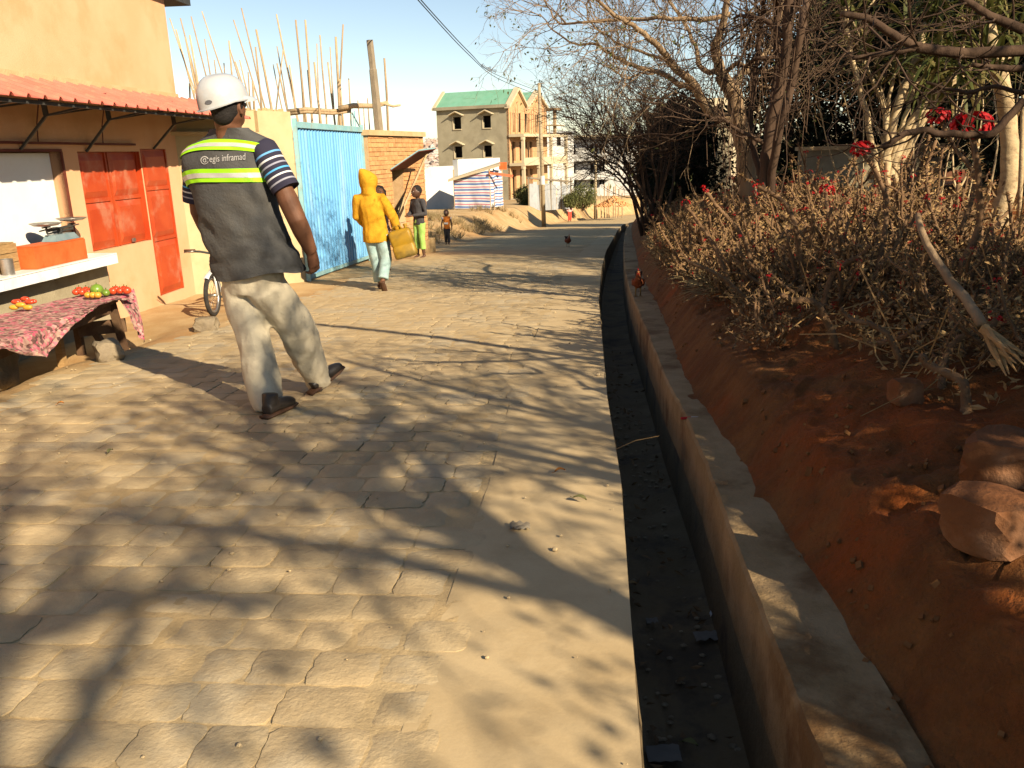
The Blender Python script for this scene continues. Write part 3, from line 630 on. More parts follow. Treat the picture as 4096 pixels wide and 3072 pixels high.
# ---------------------------------------------------------------- buildings far down the road
mat('cement_render', (.27, .24, .165), (.32, .285, .20), 1.2, .95, .2, 20, c3=(.22, .19, .13), s3=.5, f3=.6)
mat('beige_trim', (.46, .38, .25), (.52, .43, .29), 2, .9); mat('clay_brick', (.50, .27, .13), (.57, .33, .17), 6, .95, c3=(.42, .2, .09), s3=2)
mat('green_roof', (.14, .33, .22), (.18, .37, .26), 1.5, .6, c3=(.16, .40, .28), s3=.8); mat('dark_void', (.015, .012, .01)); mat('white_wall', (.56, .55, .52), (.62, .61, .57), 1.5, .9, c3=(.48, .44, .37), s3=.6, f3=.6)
mat('pale_recess', (.50, .42, .33)); mat('window_frame', (.30, .10, .06)); mat('clay_red', (.5, .13, .06)); mat('zinc', (.34, .36, .37), (.42, .43, .43), 3, .5, metal=.2, rnd=.15)
def frame(O, D):
    D = Vector((D[0], D[1], 0)).normalized(); N = Vector((D.y, -D.x, 0))
    return lambda s, z, o=0.0: Vector((O[0], O[1], 0)) + D * s + N * o + UZ * z
def hx(P, mb, s0, s1, z0, z1, o0, o1): mb.hexa([P(s, z, o) for z in (z0, z1) for s, o in ((s0, o0), (s0, o1), (s1, o1), (s1, o0))])
def holed(P, mb, s0, s1, z0, z1, holes, d=.25):
    ss = sorted({s0, s1, *[q for h in holes for q in h[:2]]}); zz = sorted({z0, z1, *[q for h in holes for q in h[2:]]})
    for i in range(len(ss) - 1):
        for j in range(len(zz) - 1):
            m_s = (ss[i] + ss[i + 1]) / 2; m_z = (zz[j] + zz[j + 1]) / 2
            if any(h[0] < m_s < h[1] and h[2] < m_z < h[3] for h in holes): continue
            hx(P, mb, ss[i], ss[i + 1], zz[j], zz[j + 1], -d, 0)
gh = thing('unfinished_house', 'three storey grey rendered house with green roof and open brick verandas', 'house', (-2, 90, -3.6))
Cc = at(511, 200, 88); th = rad(25)
FP = frame((Cc.x, Cc.y), (math.cos(th), -math.sin(th)))      # front face, s runs from -W1 to 0, outward towards the road
SP = frame((Cc.x, Cc.y), (math.sin(th), math.cos(th)))        # right face, s runs back from 0
W1 = 8.4; W2 = 10.2; ZG = -4.2; ZS2 = .13; ZS1 = 3.0; ZE = 5.75
wins = [(-W1 + f0 * W1, -W1 + f1 * W1, z0, z1) for f0, f1 in ((.237, .345), (.65, .756)) for z0, z1 in ((3.85, 5.05), (.95, 2.1))]
mb = MB(); holed(FP, mb, -W1, -.02, ZG, ZE, wins); hx(FP, mb, -W1, -W1 + .2, ZG, ZE, -9.5, -.251); obj('front_wall', mb, 'cement_render', gh)
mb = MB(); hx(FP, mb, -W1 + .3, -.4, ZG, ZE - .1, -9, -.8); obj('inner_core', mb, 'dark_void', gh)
for a, b2, z0, z1 in wins:
    mb = MB(); hx(FP, mb, a - .06, b2 + .06, z0 - .1, z0 - .005, -.1, .08); hx(FP, mb, a - .09, a - .005, z0, z1, -.1, .05); w = obj('window_surround', mb, 'beige_trim', gh)
    mb = MB(); m_ = (a + b2) / 2
    for e, f in ((a - .35, m_), (m_, b2 + .35)):
        ze, zf = (z1 + .12, z1 + .48) if e < m_ - .01 and f == m_ else (z1 + .48, z1 + .12)
        mb.hexa([FP(e, ze, 0), FP(e, ze, .55), FP(f, zf, .55), FP(f, zf, 0), FP(e, ze + .09, 0), FP(e, ze + .09, .55), FP(f, zf + .09, .55), FP(f, zf + .09, 0)])
    obj('window_hood', mb, 'beige_trim', w)
mb = MB(); hx(FP, mb, -W1 - .15, -.02, ZE + .005, ZE + .32, -.4, .35); obj('eave_beam', mb, 'cement_render', gh)
# right side: brick wall with tall openings at three storeys
ops = []
for z0, z1 in ((ZG + .9, ZS2 - .55), (ZS2 + .35, ZS1 - .6)):
    for a, b2 in ((.7, 1.5), (2.5, 3.3), (3.9, 4.5), (5.2, 5.9), (7.4, 8.3)): ops.append((a, b2, z0, z1))
for a, b2 in ((.9, 1.5), (2.3, 2.9), (4.1, 5.1), (6.9, 7.7)): ops.append((a, b2, ZS1 + .35, ZE - .5))
mb = MB(); holed(SP, mb, 0, W2, ZG, ZE, ops); obj('side_wall', mb, 'clay_brick', gh)
for z in (ZS2, ZS1):
    mb = MB(); hx(SP, mb, -.15, W2 + 2.2, z - .14, z + .14, .003, 1.7); obj('veranda_slab', mb, 'beige_trim', gh)
mb = MB(); hx(SP, mb, -.15, W2 + 2.2, -3.5, -3.25, .003, 2.0); obj('veranda_slab', mb, 'beige_trim', gh)
for z0, z1 in ((-3.24, ZS2 - .145), (ZS2 + .145, ZS1 - .145)):
    for s_ in (.05, 4.1, 7.6, W2 + 2.0):
        mb = MB(); hx(SP, mb, s_ - .14, s_ + .14, z0, z1, 1.35, 1.65); hx(SP, mb, s_ - .3, s_ + .3, z1 - .3, z1 - .01, 1.38, 1.62); obj('veranda_column', mb, 'beige_trim', gh)
    mb = MB(); hx(SP, mb, 0, W2 + 1.9, z0, z0 + .5, 1.45, 1.56) if z0 > 0 else hx(SP, mb, 8.2, W2 + 1.9, z0, z0 + .3, 1.45, 1.55); obj('parapet', mb, 'beige_trim', gh)
for k in range(9):
    mb = MB(); s_ = .2 + k * 1.2; mb.bar(SP(s_, ZS1 + .14, .25 + .1 * (k % 3)), SP(s_ + .1, ZE - .2 + .5 * (k % 2), .4), .07); obj('scaffold_prop', mb, 'pole_wood', gh)
mb = MB(); hx(SP, mb, W2 - .5, W2 + 2.4, 4.1, 4.2, .2, 1.2); hx(SP, mb, W2 + .6, W2 + .9, ZS1 + .15, ZE, .5, .8); hx(SP, mb, W2 - .3, W2 + 1.6, ZE, ZE + .25, -.5, 1.2); obj('scaffold_deck', mb, 'pole_wood', gh)
def gable(s0, s1, zr, mbw, name_):
    m_ = (s0 + s1) / 2; mb = MB(); a = [SP(s0, ZE, 0), SP(s1, ZE, 0), SP(m_, zr, 0)]; mb.add([p for p in a] + [SP(s0, ZE, -.25), SP(s1, ZE, -.25), SP(m_, zr, -.25)], [(0, 1, 2), (5, 4, 3), (0, 2, 5, 3), (1, 4, 5, 2)]); obj('gable_wall', mb, 'clay_brick', gh)
    mb = MB()
    for e in (s0, s1):
        o = -.35 if e == s0 else .35; mb.hexa([SP(e + o, ZE - .1, -.3), SP(e + o, ZE - .1, .3), SP(m_, zr + .02, .3), SP(m_, zr + .02, -.3), SP(e + o, ZE + .16, -.3), SP(e + o, ZE + .16, .3), SP(m_, zr + .3, .3), SP(m_, zr + .3, -.3)])
    obj('gable_coping', mb, 'beige_trim', gh)
    mb = MB(); L0 = FP(-W1 - .1, 0, 0)
    def rp(s, z, t): return SP(s, z, 0).lerp(SP(s, z, 0) + (FP(-W1 - .05, 0, 0) - FP(0, 0, 0)), t)
    for e, q in ((s0, -.3), (s1, .3)):
        A = [rp(e + q, ZE + .05, .035), rp(e + q, ZE + .05, 1), rp(m_, zr + .1, 1), rp(m_, zr + .1, .035)]; mb.hexa(A + [p + UZ * .05 for p in A])
    rf = obj('roof', mb, 'green_roof', gh)
    mb = MB(); A = [rp(s0 - .3, ZE + .02, 1.0), rp(s0 - .3, ZE + .02, 1.04), rp(m_, zr + .1, 1.04), rp(m_, zr + .1, 1.0)]; mb.hexa(A + [p + UZ * .22 for p in A]); obj('verge', mb, 'beige_trim', rf)
gable(0, 4.3, 7.5, None, 'a'); gable(4.7, 10.0, 7.45, None, 'b')
# white apartment block
ap = thing('apartment_block', 'white three storey apartment block with balconies behind the bare shrub', 'building', (10, 126, -4.5))
Ac = at(567, 190, 124); AF = frame((Ac.x, Ac.y), (math.cos(rad(12)), math.sin(rad(12)) * -1)); AS_ = frame((Ac.x, Ac.y), (math.sin(rad(12)), math.cos(rad(12))))
zf = [-4.6, -2.45, .15, 2.75, 3.35]; holes = []
for z in zf[0:3]:
    for a, b2 in ((.6, 1.3), (3.4, 4.5), (4.7, 5.5), (8.2, 9.2)): holes.append((a, b2, z + .75 if a > 2 else z + .1, z + 2.0))
mb = MB(); holed(AF, mb, 0, 12, -6, 3.1, holes, .3); hx(AF, mb, .2, 11.8, -6, 3.05, -9, -.5); obj('body', mb, 'white_wall', ap)
for a, b2, z0, z1 in holes:
    mb = MB(); hx(AF, mb, a, b2, z0, z1, -.28, -.22); w = obj('window', mb, 'dark_void', ap); mb = MB(); hx(AF, mb, (a + b2) / 2 - .04, (a + b2) / 2 + .04, z0, z1, -.215, -.15); obj('window_bar', mb, 'white_wall', w)
mb = MB(); hx(AF, mb, -4.5, 12.4, 3.11, 3.4, -9.5, 1.6); obj('roof_slab', mb, 'beige_trim', ap)
mb = MB(); hx(AF, mb, -4, -.01, -6, 3.1, -8, -2); obj('left_wing', mb, 'white_wall', ap)
for z in (.5, -2.3):
    mb = MB(); hx(AF, mb, -3.1, -1.9, z + .3, z + 1.6, -1.99, -1.93); obj('window', mb, 'dark_void', ap)
for z in zf[1:3]:
    mb = MB(); hx(AF, mb, .1, 6.3, z - .3, z + .62, 1.25, 1.4); hx(AF, mb, .1, 6.3, z - .3, z - .1, .003, 1.249); b_o = obj('balcony', mb, 'white_wall', ap)
    mb = MB(); hx(AF, mb, .0, .22, z + .63, z + 2.35, 1.2, 1.42); hx(AF, mb, 6.1, 6.32, z + .63, z + 2.35, 1.2, 1.42); obj('balcony_post', mb, 'white_wall', b_o)
mb = MB(); hx(AF, mb, .5, 3.2, -5.0, -3.9, 1.0, 1.3); hx(AF, mb, 5, 9.4, -5.0, -3.4, 2.0, 2.2); obj('yard_wall', mb, 'white_wall', ap)
# smaller white house left of it, behind the veranda
wh = thing('white_house', 'small white house with dark windows seen behind the brick veranda columns', 'house', (5, 112, -5))
HF = frame(at(541, 195, 112)[:2], (1, .05)); holes = [(.9, 1.6, -.5, .6), (2.2, 2.7, 2.0, 3.1), (3.0, 3.6, -.5, .6)]
mb = MB(); holed(HF, mb, 0, 4.4, -7, 3.6, holes, .3); hx(HF, mb, .1, 4.3, -7, 3.5, -6, -.5); obj('wall', mb, 'white_wall', wh)
mb = MB(); hx(HF, mb, -.3, 4.7, 3.61, 3.8, -6.3, .4); obj('roof', mb, 'zinc', wh)
for h in holes: mb = MB(); hx(HF, mb, *h, -.28, -.2); obj('window', mb, 'dark_void', wh)
# concrete houses on the right behind the trees
ch = thing('concrete_house', 'bare grey concrete house block half hidden behind the bare trees', 'house', (9, 32, 0))
Q = at(657, 116, 30); CP = frame((Q.x, Q.y), (1, -.06)); mb = MB(); holed(CP, mb, 0, 2.6, -1.5, Q.z, [(.9, 1.6, .6, 1.6)], .2); hx(CP, mb, .05, 2.55, -1.5, Q.z - .05, -4, -.4); obj('wall', mb, 'grey_plaster', ch)
mb = MB(); hx(CP, mb, -.1, 2.7, Q.z, Q.z + .12, -4.1, .1); obj('roof_slab', mb, 'grey_plaster', ch)
lh = thing('light_house', 'beige house with a pale parapet behind the big bare tree', 'house', (12, 40, 0))
Q = at(683, 99, 40); LP = frame((Q.x, Q.y), (1, .03)); mb = MB(); holed(LP, mb, 0, 3.4, -1.5, Q.z - .9, [(1.2, 2.2, 1.0, 2.2)], .25); hx(LP, mb, .1, 3.3, -1.5, Q.z - 1, -5, -.5); obj('wall', mb, 'beige_trim', lh)
mb = MB(); hx(LP, mb, -.2, 3.6, Q.z - .9, Q.z, -5.2, .2); obj('parapet', mb, 'beige_trim', lh)
gwl = thing('garden_wall', 'plain grey rendered garden wall behind the thorn bushes', 'wall', (7, 15.5, .8))
A = at(799, 178, 15.5); GP = frame((A.x, A.y), (1, -.12)); zt_ = at(840, 150, 15.4).z
mb = MB(); hx(GP, mb, 0, 2.5, -.6, zt_, -.2, 0); obj('wall', mb, 'grey_plaster', gwl); mb = MB(); hx(GP, mb, -.05, 2.55, zt_ + .003, zt_ + .07, -.25, .05); obj('coping', mb, 'cement_flash', gwl)
# white boundary wall behind the stall
ww = thing('white_wall', 'long white boundary wall behind the striped stall', 'wall', (-2.5, 46, -1.6))
a = at(421, 210, 45); b2 = at(501, 205, 50); WP = frame((a.x, a.y), (b2.x - a.x, b2.y - a.y)); wl = math.hypot(b2.x - a.x, b2.y - a.y)
z1 = at(445, 165, 46.5).z
mb = MB(); hx(WP, mb, -4, wl * .46, -2.6, z1 - .06, -.2, 0); obj('lower_panel', mb, 'white_wall', ww); mb = MB(); hx(WP, mb, wl * .462, wl, -2.6, z1 + .28, -.2, .02); obj('upper_panel', mb, 'white_wall', ww)
mb = MB(); hx(WP, mb, wl * .40, wl * .455, -2.6, z1 + .25, -.02, .35); obj('buttress', mb, 'white_wall', ww)
# ---------------------------------------------------------------- striped stall
tarp = bpy.data.materials.new('striped_tarp'); tarp.use_nodes = True; t_ = tarp.node_tree; b_ = t_.nodes['Principled BSDF']; b_.inputs['Roughness'].default_value = .6
uvn = nn(t_, 'ShaderNodeAttribute', attribute_name='band'); cr = nn(t_, 'ShaderNodeValToRGB'); fr = nn(t_, 'ShaderNodeMath', operation='FRACT'); t_.links.new(uvn.outputs['Fac'], fr.inputs[0]); t_.links.new(fr.outputs[0], cr.inputs[0])
cr.color_ramp.interpolation = 'CONSTANT'; E_ = cr.color_ramp.elements; E_[0].color = (.60, .59, .60, 1); E_[1].position = .13; E_[1].color = (.06, .15, .38, 1)
for p_, c_ in ((.40, (.60, .59, .60, 1)), (.62, (.50, .20, .25, 1)), (.84, (.72, .70, .70, 1))): e = E_.new(p_); e.color = c_
t_.links.new(cr.outputs[0], b_.inputs['Base Color']); MATS['striped_tarp'] = tarp
def banded(name, rows, parent, m, band):
    mb = MB(); mb.loft(rows, cap=False, closed=False); o = obj(name, mb, m, parent, smooth=True); at_ = o.data.attributes.new('band', 'FLOAT', 'POINT'); at_.data.foreach_set('value', [b for r in band for b in r]); return o
st = thing('market_stall', 'market stall wrapped in blue white and pink striped tarp under a plank roof', 'stall', (-1.8, 43, -1.37))
zt2 = gz(-1.8, 43) - .05
def sheet_tarp(a, b2, zb_, za, zc, bow):
    rows = []; bd = []
    for j in range(17):
        v = j / 16; r = []; bb = []
        for i in range(25):
            u = i / 24; p = a.lerp(b2, u); top = lerp(za, zc, u); N = Vector((b2.y - a.y, -(b2.x - a.x), 0)).normalized()
            q = N * (.05 * fn(u * 3, v * 2, bow, 1.5) + .02 * fn(u * 11 + v * 6, v * 3, bow, 1)); r.append(Vector((p.x, p.y, lerp(zb_, top, v) )) + q); bb.append((lerp(zb_, top, v) - zb_) / .285 + .10 * fn(u * 2, v * 2, 5 + bow, 1.0))
        rows.append(r); bd.append(bb)
    return rows, bd
A = at(455, 209, 43.2); B = at(490.5, 209, 42.4); D = at(503, 207, 44.2); zA = at(455, 179, 43.2).z; zB = at(491, 170, 42.4).z
r, bd = sheet_tarp(A, B, A.z + .02, zA, zB, 1); banded('front_tarp', r, st, 'striped_tarp', bd)
m_ = B.lerp(D, .32); r, bd = sheet_tarp(m_, D, A.z + .05, zB, zB - .1, 4); banded('side_tarp', r, st, 'striped_tarp', bd)
r, bd = sheet_tarp(B.lerp(D, .03), m_, A.z + .3, zB - .02, zB - .05, 7); banded('inner_tarp', r, st, 'striped_tarp', bd)
for p in (A, B, D, m_): mb = MB(); mb.bar((p.x, p.y + .06, p.z - .2), (p.x, p.y + .06, zB + .05), .06); obj('stall_post', mb, 'pole_wood', st)
mb = MB(); e0 = at(448, 182, 43); e1 = at(500, 166, 42.2); e2 = at(501, 164, 44.6); e3 = at(452, 180, 45.2); q = [e0, e1, e2, e3]; mb.hexa([p - UZ * .0 for p in q] + [p + UZ * .12 for p in q]); obj('roof_board', mb, 'beige_trim', st)
mb = MB(); e0 = at(489, 173, 42.3); e1 = at(513, 176, 42.5); mb.bar(e0, e1, .05, .12); obj('red_sheet', mb, 'clay_red', st)
mb = MB(); e0 = at(497, 173, 42.2); mb.box((e0.x + .3, e0.y + .8, e0.z + .32), (.4, .3, .35)); obj('orange_box', mb, 'crate_red', st)
# ---------------------------------------------------------------- zinc fence, poles, bushes, far town
zn = thing('zinc_fence', 'patched fence of grey corrugated zinc sheets by the bend', 'fence', (2.5, 60, -2.6))
a = at(529, 204, 58); b2 = at(571, 202, 64); n_ = 11
for i in range(n_):
    p = a.lerp(b2, i / n_); q = a.lerp(b2, (i + .96) / n_); h = random.uniform(1.15, 1.5); d = random.uniform(-.08, .08); us = []
    for j in range(11): us.append(p.lerp(q, j / 10) + Vector((0, .05 * (j % 2), 0)))
    mb = MB(); rows = [[u + UZ * (-.5) for u in us], [u + UZ * h + Vector((d, .05, 0)) for u in us]]; mb.loft(rows, cap=False, closed=False); mb.loft([[u + Vector((0, .02, 0)) for u in w][::-1] for w in rows], cap=False, closed=False); obj('zinc_sheet', mb, 'zinc', zn)
mb = MB(); mb.bar(a + UZ * 1.75, b2 + UZ * 1.5, .3, .12); obj('top_board', mb, 'grey_timber', zn)
for i in range(5):
    p = a.lerp(b2, i / 4); mb = MB(); mb.bar(p - UZ * .5, p + UZ * 1.75, .09); obj('fence_post', mb, 'grey_timber', zn)
pb = at(544, 220.5, 48); pt = at(539, 83, 48); mat('pole_grey', (.30, .23, .14), (.37, .29, .18), 3, .9, .3, 15, stretch=(4, 4, .5))
up = thing('utility_pole', 'tall wooden utility pole at the roadside before the unfinished house', 'pole', (pb.x, pb.y, gz(pb.x, pb.y)))
mb = MB(); mb.tube([(pb.x, pb.y, pb.z - .8), pb.lerp(pt, .5), pt], [.13, .11, .085], 10); obj('pole', mb, 'pole_grey', up, smooth=True)
mb = MB(); mb.tube([pb.lerp(pt, .27) , pb.lerp(pt, .335)], [.13, .13], 10); obj('painted_band', mb, 'white_wall', up)
for k, (dx, dz) in enumerate(((-.2, -.1), (.14, -.2), (-.18, -.5), (.12, -.7))):
    mb = MB(); q = pt + UZ * dz; mb.tube([q, q + Vector((dx, 0, .02)), q + Vector((dx * 1.1, 0, .12))], .02, 5); mb.lathe([(.02, 0), (.045, .04), (.02, .1)], q + Vector((dx * 1.1, 0, .1)), 8); obj('insulator', mb, 'dark_steel', up)
mat('wire_black', (.02, .02, .022), rough=.7)
def wire(pts, label, r=.012):
    P = []; n = len(pts)
    for i in range(n - 1):
        p0 = pts[max(i - 1, 0)]; p1 = pts[i]; p2 = pts[i + 1]; p3 = pts[min(i + 2, n - 1)]
        for k in range(8):
            t = k / 8; P.append(.5 * ((2 * p1) + (p2 - p0) * t + (2 * p0 - 5 * p1 + 4 * p2 - p3) * t * t + (3 * p1 - p0 - 3 * p2 + p3) * t ** 3))
    P.append(pts[-1]); mb = MB(); mb.tube(P, r, 4); single('power_line', mb, 'wire_black', label, 'wire', pts[0], smooth=True)
wire([at(538, 91, 48), at(493, 73, 38), at(470, 53, 30), at(421, 0, 20), at(330, -110, 12), Vector((-8, 2, 9))], 'upper overhead cable rising from the utility pole to the upper left')
wire([at(538, 95, 48), at(497, 78, 38), at(468, 54, 30), at(418, 0, 20), at(322, -112, 12), Vector((-8.4, 2, 9))], 'lower overhead cable rising from the utility pole to the upper left')
wire([at(541, 86, 48), at(560, 118, 56), at(590, 142, 75), at(606, 150, 110)], 'slack cable falling from the utility pole to the right', .016)
wire([at(541, 85, 48), at(567, 101, 62), at(596, 113, 90)], 'upper slack cable from the utility pole to the right', .016)
mb = MB()
for i in range(14): p = at(481 + i * 1.1, 67 + i * .45, 34.5); mb.tube([p, p + Vector((.05, 0, random.uniform(.05, .16)))], .014, 4)
single('bird_spikes', mb, 'wire_black', 'dark tangle of twigs caught on the overhead cable', 'tangle', at(488, 70, 34.5)); bpy.data.objects['bird_spikes'].name = 'cable_tangle'; bpy.data.objects['cable_tangle']['kind'] = 'stuff'
p0 = at(595.5, 208, 70); p1 = at(595.5, 152, 70); mb = MB(); mb.tube([p0 - UZ * 1, p1], [.14, .10], 8); single('wooden_pole', mb, 'pole_grey', 'short wooden utility pole before the white apartment block', 'pole', p0, smooth=True)
for i in range(9):
    x_ = 598 + i * 3 + random.uniform(-1, 1); p0 = at(x_, 208, 68); p1 = at(x_ + random.uniform(-1, 1), random.uniform(183, 196), 68); mb = MB(); mb.tube([p0 - UZ * .8, p1], .045, 5); single('stick_post', mb, 'pole_wood', 'thin stick of the rough stake fence by the far bend', 'stake', p0, 'stakes at the far bend')
mat('town_white', (.55, .50, .45), (.34, .22, .16), .03, .95, rnd=.3)
mb = MB(); rr = random.Random(5)
for i in range(420):
    y = rr.uniform(900, 1600); px = rr.uniform(405, 448); x = (px - 507) / 825 * y; zz = interp(y, [(800, -45), (1200, -18), (1500, 8), (1700, 12)]) + (fn(x * .0016, y * .002, 2) * 26 + 6) * sstep((y - 800) / 600)
    w = rr.uniform(5, 11); h = rr.uniform(4, 9); a_ = rr.uniform(0, 3); X = Vector((math.cos(a_), math.sin(a_), 0)); mb.box((x, y, zz + h / 2 - 1), (w, w * .8, h + 2), (X, Vector((-X.y, X.x, 0)), UZ))
    e = [Vector((x, y, zz + h)) + X * (i_ * w * .55) + Vector((-X.y, X.x, 0)) * (j_ * w * .45) for i_, j_ in ((-1, -1), (1, -1), (1, 1), (-1, 1))]; mb.add(e + [Vector((x, y, zz + h + 2)) - X * w * .5, Vector((x, y, zz + h + 2)) + X * w * .5], [(0, 1, 5, 4), (2, 3, 4, 5), (1, 2, 5), (3, 0, 4)])
t_o = obj('hillside_town', mb, 'town_white', kind='stuff')
# ---------------------------------------------------------------- people
mat('skin_brown', (.12, .05, .026), (.155, .068, .036), 9, .6, .12, 120, spec=.3); mat('skin_dark', (.075, .034, .02), (.09, .042, .024), 14, .5, spec=.4)
mat('hair_black', (.012, .010, .009), (.02, .016, .014), 60, .8, .5, 120); mat('eye_white', (.35, .30, .27)); mat('lip', (.12, .04, .03))
mat('hoodie_yellow', (.50, .25, .022), (.56, .29, .03), 3, .98, .5, 90, spec=.05); mat('jeans_pale', (.26, .40, .40), (.36, .48, .46), 5, .95, .25, 60, c3=(.20, .30, .32), s3=3)
mat('shirt_charcoal', (.045, .042, .045), (.06, .055, .055), 6, .95, .2, 60); mat('trousers_green', (.27, .46, .10), (.33, .52, .14), 5, .95, .2, 50)
mat('shirt_orange', (.60, .16, .025), (.65, .2, .035), 5, .9); mat('white_cotton', (.62, .60, .56)); mat('dress_dark', (.05, .028, .03), (.04, .02, .022), 6, .95); mat('dress_floral', (.06, .035, .04), (.36, .30, .26), 24, .95)
mat('red_cloth', (.55, .07, .04), (.6, .1, .06), 5, .9); mat('pink_cloth', (.66, .36, .33), (.7, .42, .38), 5, .9); mat('shoe_brown', (.06, .03, .018), (.09, .045, .025), 9, .6); mat('black_leather', (.018, .015, .014), (.03, .024, .02), 8, .45, spec=.4)
def hand(mb, wrist, d, side, H, palm_n):
    d = Vector(d).normalized(); pn = Vector(palm_n); pn = (pn - d * pn.dot(d)).normalized(); w = d.cross(pn) * side
    k = H
    mb.tube([wrist, wrist + d * .025 * k, wrist + d * .05 * k], [.016 * k, .02 * k, .022 * k], 8, right=w, ell=(1.1, .55))
    for i, (o, l) in enumerate(((-.016, .040), (-.0055, .046), (.0055, .043), (.016, .034))):
        b0 = wrist + d * .048 * k + w * o * k; mb.tube([b0 - d * .01 * k, b0 + d * l * .5 * k + pn * .003 * k, b0 + d * l * .85 * k + pn * .014 * k], [.0062 * k, .0055 * k, .0045 * k], 6)
    b0 = wrist + d * .016 * k - w * .016 * k; mb.tube([b0, b0 - w * .016 * k + d * .02 * k + pn * .006 * k, b0 - w * .018 * k + d * .036 * k + pn * .012 * k], [.0075 * k, .0065 * k, .005 * k], 6)
def person(label, base, yaw, H, pose, top, bottom, skin='skin_dark', bag=1.0, sm=4, hs=1.0, group=None, hair=True, vox=.011, sleeves=.95, hem=.47, legcover=.93, hood=False, pants_r=1.0, skirt=False, look=0.0, head_tilt=(0, 0), foot_mat=None):
    Fw = Vector((math.sin(yaw), math.cos(yaw), 0)); Rt = Vector((math.cos(yaw), -math.sin(yaw), 0)); base = Vector(base)
    L = lambda x, y, z: base + Rt * (x * H) + Fw * (y * H) + UZ * (z * H)
    t = thing('person', label, 'person', base, group); lean = pose.get('lean', (0, 0))
    hipc = L(0, 0, .50) + Rt * lean[0] * .3 * H + Fw * lean[1] * .3 * H; che = L(lean[0] * .8, lean[1] * .8, .74); nk = L(lean[0], lean[1], .835); hd = L(lean[0] + head_tilt[0], lean[1] + .012 + head_tilt[1], .925 - (hs - 1) * .02)
    b = MB(); b.tube([hipc - UZ * .03 * H, hipc + UZ * .08 * H, che, che + UZ * .075 * H], [.062 * H, .058 * H, .068 * H, .045 * H], 12, right=Rt, ell=(1.25, .85)); b.tube([che + UZ * .04 * H, nk, hd], [.034 * H, .029 * H, .03 * H], 10)
    la = yaw + look; HF_ = Vector((math.sin(la), math.cos(la), 0)); HR = Vector((math.cos(la), -math.sin(la), 0)); rh = .066 * H * hs
    b.ball(hd, rh, 16, 10, (HR, HF_, UZ), (.86, 1.0, 1.12)); b.ball(hd + HF_ * rh * .45 - UZ * rh * .62, rh * .52, 10, 7, (HR, HF_, UZ), (.95, .8, .8))
    b.tube([hd + HF_ * rh * .9 + UZ * rh * .1, hd + HF_ * rh * 1.16 - UZ * rh * .22, hd + HF_ * rh * .95 - UZ * rh * .3], [rh * .12, rh * .17, rh * .13], 6)
    for sd in (-1, 1): b.ball(hd + HR * sd * rh * .88 - UZ * rh * .1, rh * .2, 8, 6, (HR, HF_, UZ), (.4, .8, 1.2))
    arms = {}
    for sd, k in ((-1, 'L'), (1, 'R')):
        sh_ = L(sd * .10 + lean[0] * .95, lean[1] * .95, .795); e = L(*pose['elbow' + k]); h_ = L(*pose['hand' + k]); arms[k] = (sh_, e, h_)
        b.tube([sh_ - Rt * sd * .03 * H, sh_, sh_.lerp(e, .5), e, e.lerp(h_, .5), h_], [.034 * H, .031 * H, .026 * H, .023 * H, .021 * H, .015 * H], 10); hand(b, h_, pose.get('hdir' + k, (h_ - e)), sd, H, pose.get('palm' + k, Rt * -sd))
    legs = {}
    for sd, k in ((-1, 'L'), (1, 'R')):
        hp = hipc + Rt * sd * .047 * H - UZ * .01 * H; an = L(*pose['foot' + k]); kn = L(*pose['knee' + k]) if 'knee' + k in pose else hp.lerp(an, .5) + Fw * .012 * H
        legs[k] = (hp, kn, an); b.tube([hp, hp.lerp(kn, .5), kn, kn.lerp(an, .35), an], [.052 * H, .044 * H, .034 * H, .034 * H, .02 * H], 10)
        td = pose.get('toe' + k, (0, 1, -.25)); tv = (Rt * td[0] + Fw * td[1] + UZ * td[2]).normalized(); up_ = UZ
        b.tube([an - tv * .028 * H - UZ * .012 * H, an + tv * .02 * H - UZ * .02 * H, an + tv * .07 * H - UZ * .022 * H, an + tv * .095 * H - UZ * .024 * H], [.018 * H, .021 * H, .02 * H, .012 * H], 8, right=tv.cross(UZ), ell=(1.15, .8))
    fused('body', b, skin, t, vox, 3)
    for sd in (-1, 1):
        m1 = MB(); m1.ball(hd + HF_ * rh * .87 + HR * sd * rh * .34 + UZ * rh * .08, rh * .10, 8, 6); e_ = obj('eye', m1, 'eye_white', t, smooth=True); m1 = MB(); m1.ball(hd + HF_ * rh * .97 + HR * sd * rh * .34 + UZ * rh * .07, rh * .07, 8, 6); obj('pupil', m1, 'hair_black', e_, smooth=True)
    m1 = MB(); m1.tube([hd + HF_ * rh * .95 + HR * -rh * .25 - UZ * rh * .6, hd + HF_ * rh * 1.02 - UZ * rh * .58, hd + HF_ * rh * .95 + HR * rh * .25 - UZ * rh * .6], [rh * .06, rh * .1, rh * .06], 6); obj('mouth', m1, 'lip', t, smooth=True)
    if hair and not hood:
        m1 = MB(); m1.ball(hd - HF_ * rh * .17 + UZ * rh * .24, rh * 1.0, 16, 10, (HR, HF_, UZ), (.92, .97, 1.0)); 
        if hair == 'tufts':
            for q in range(9): a_ = q * .7; m1.ball(hd - HF_ * rh * .2 + HR * math.cos(a_) * rh * .75 + UZ * (rh * (.35 + .5 * math.sin(a_ * 1.7)) ), rh * .45, 8, 6)
        fused('hair', m1, 'hair_black', t, .008, 2, (.006, 60))
    c = MB(); kx_ = 1.0
    c.tube([hipc + UZ * (hem - .5) * H, hipc + UZ * .06 * H, che, che + UZ * .06 * H, che + UZ * .088 * H], [(.083 if not skirt else .10) * H * bag, .078 * H * bag, .083 * H * bag, .066 * H * bag, .035 * H], 14, right=Rt, ell=(1.22, .88))
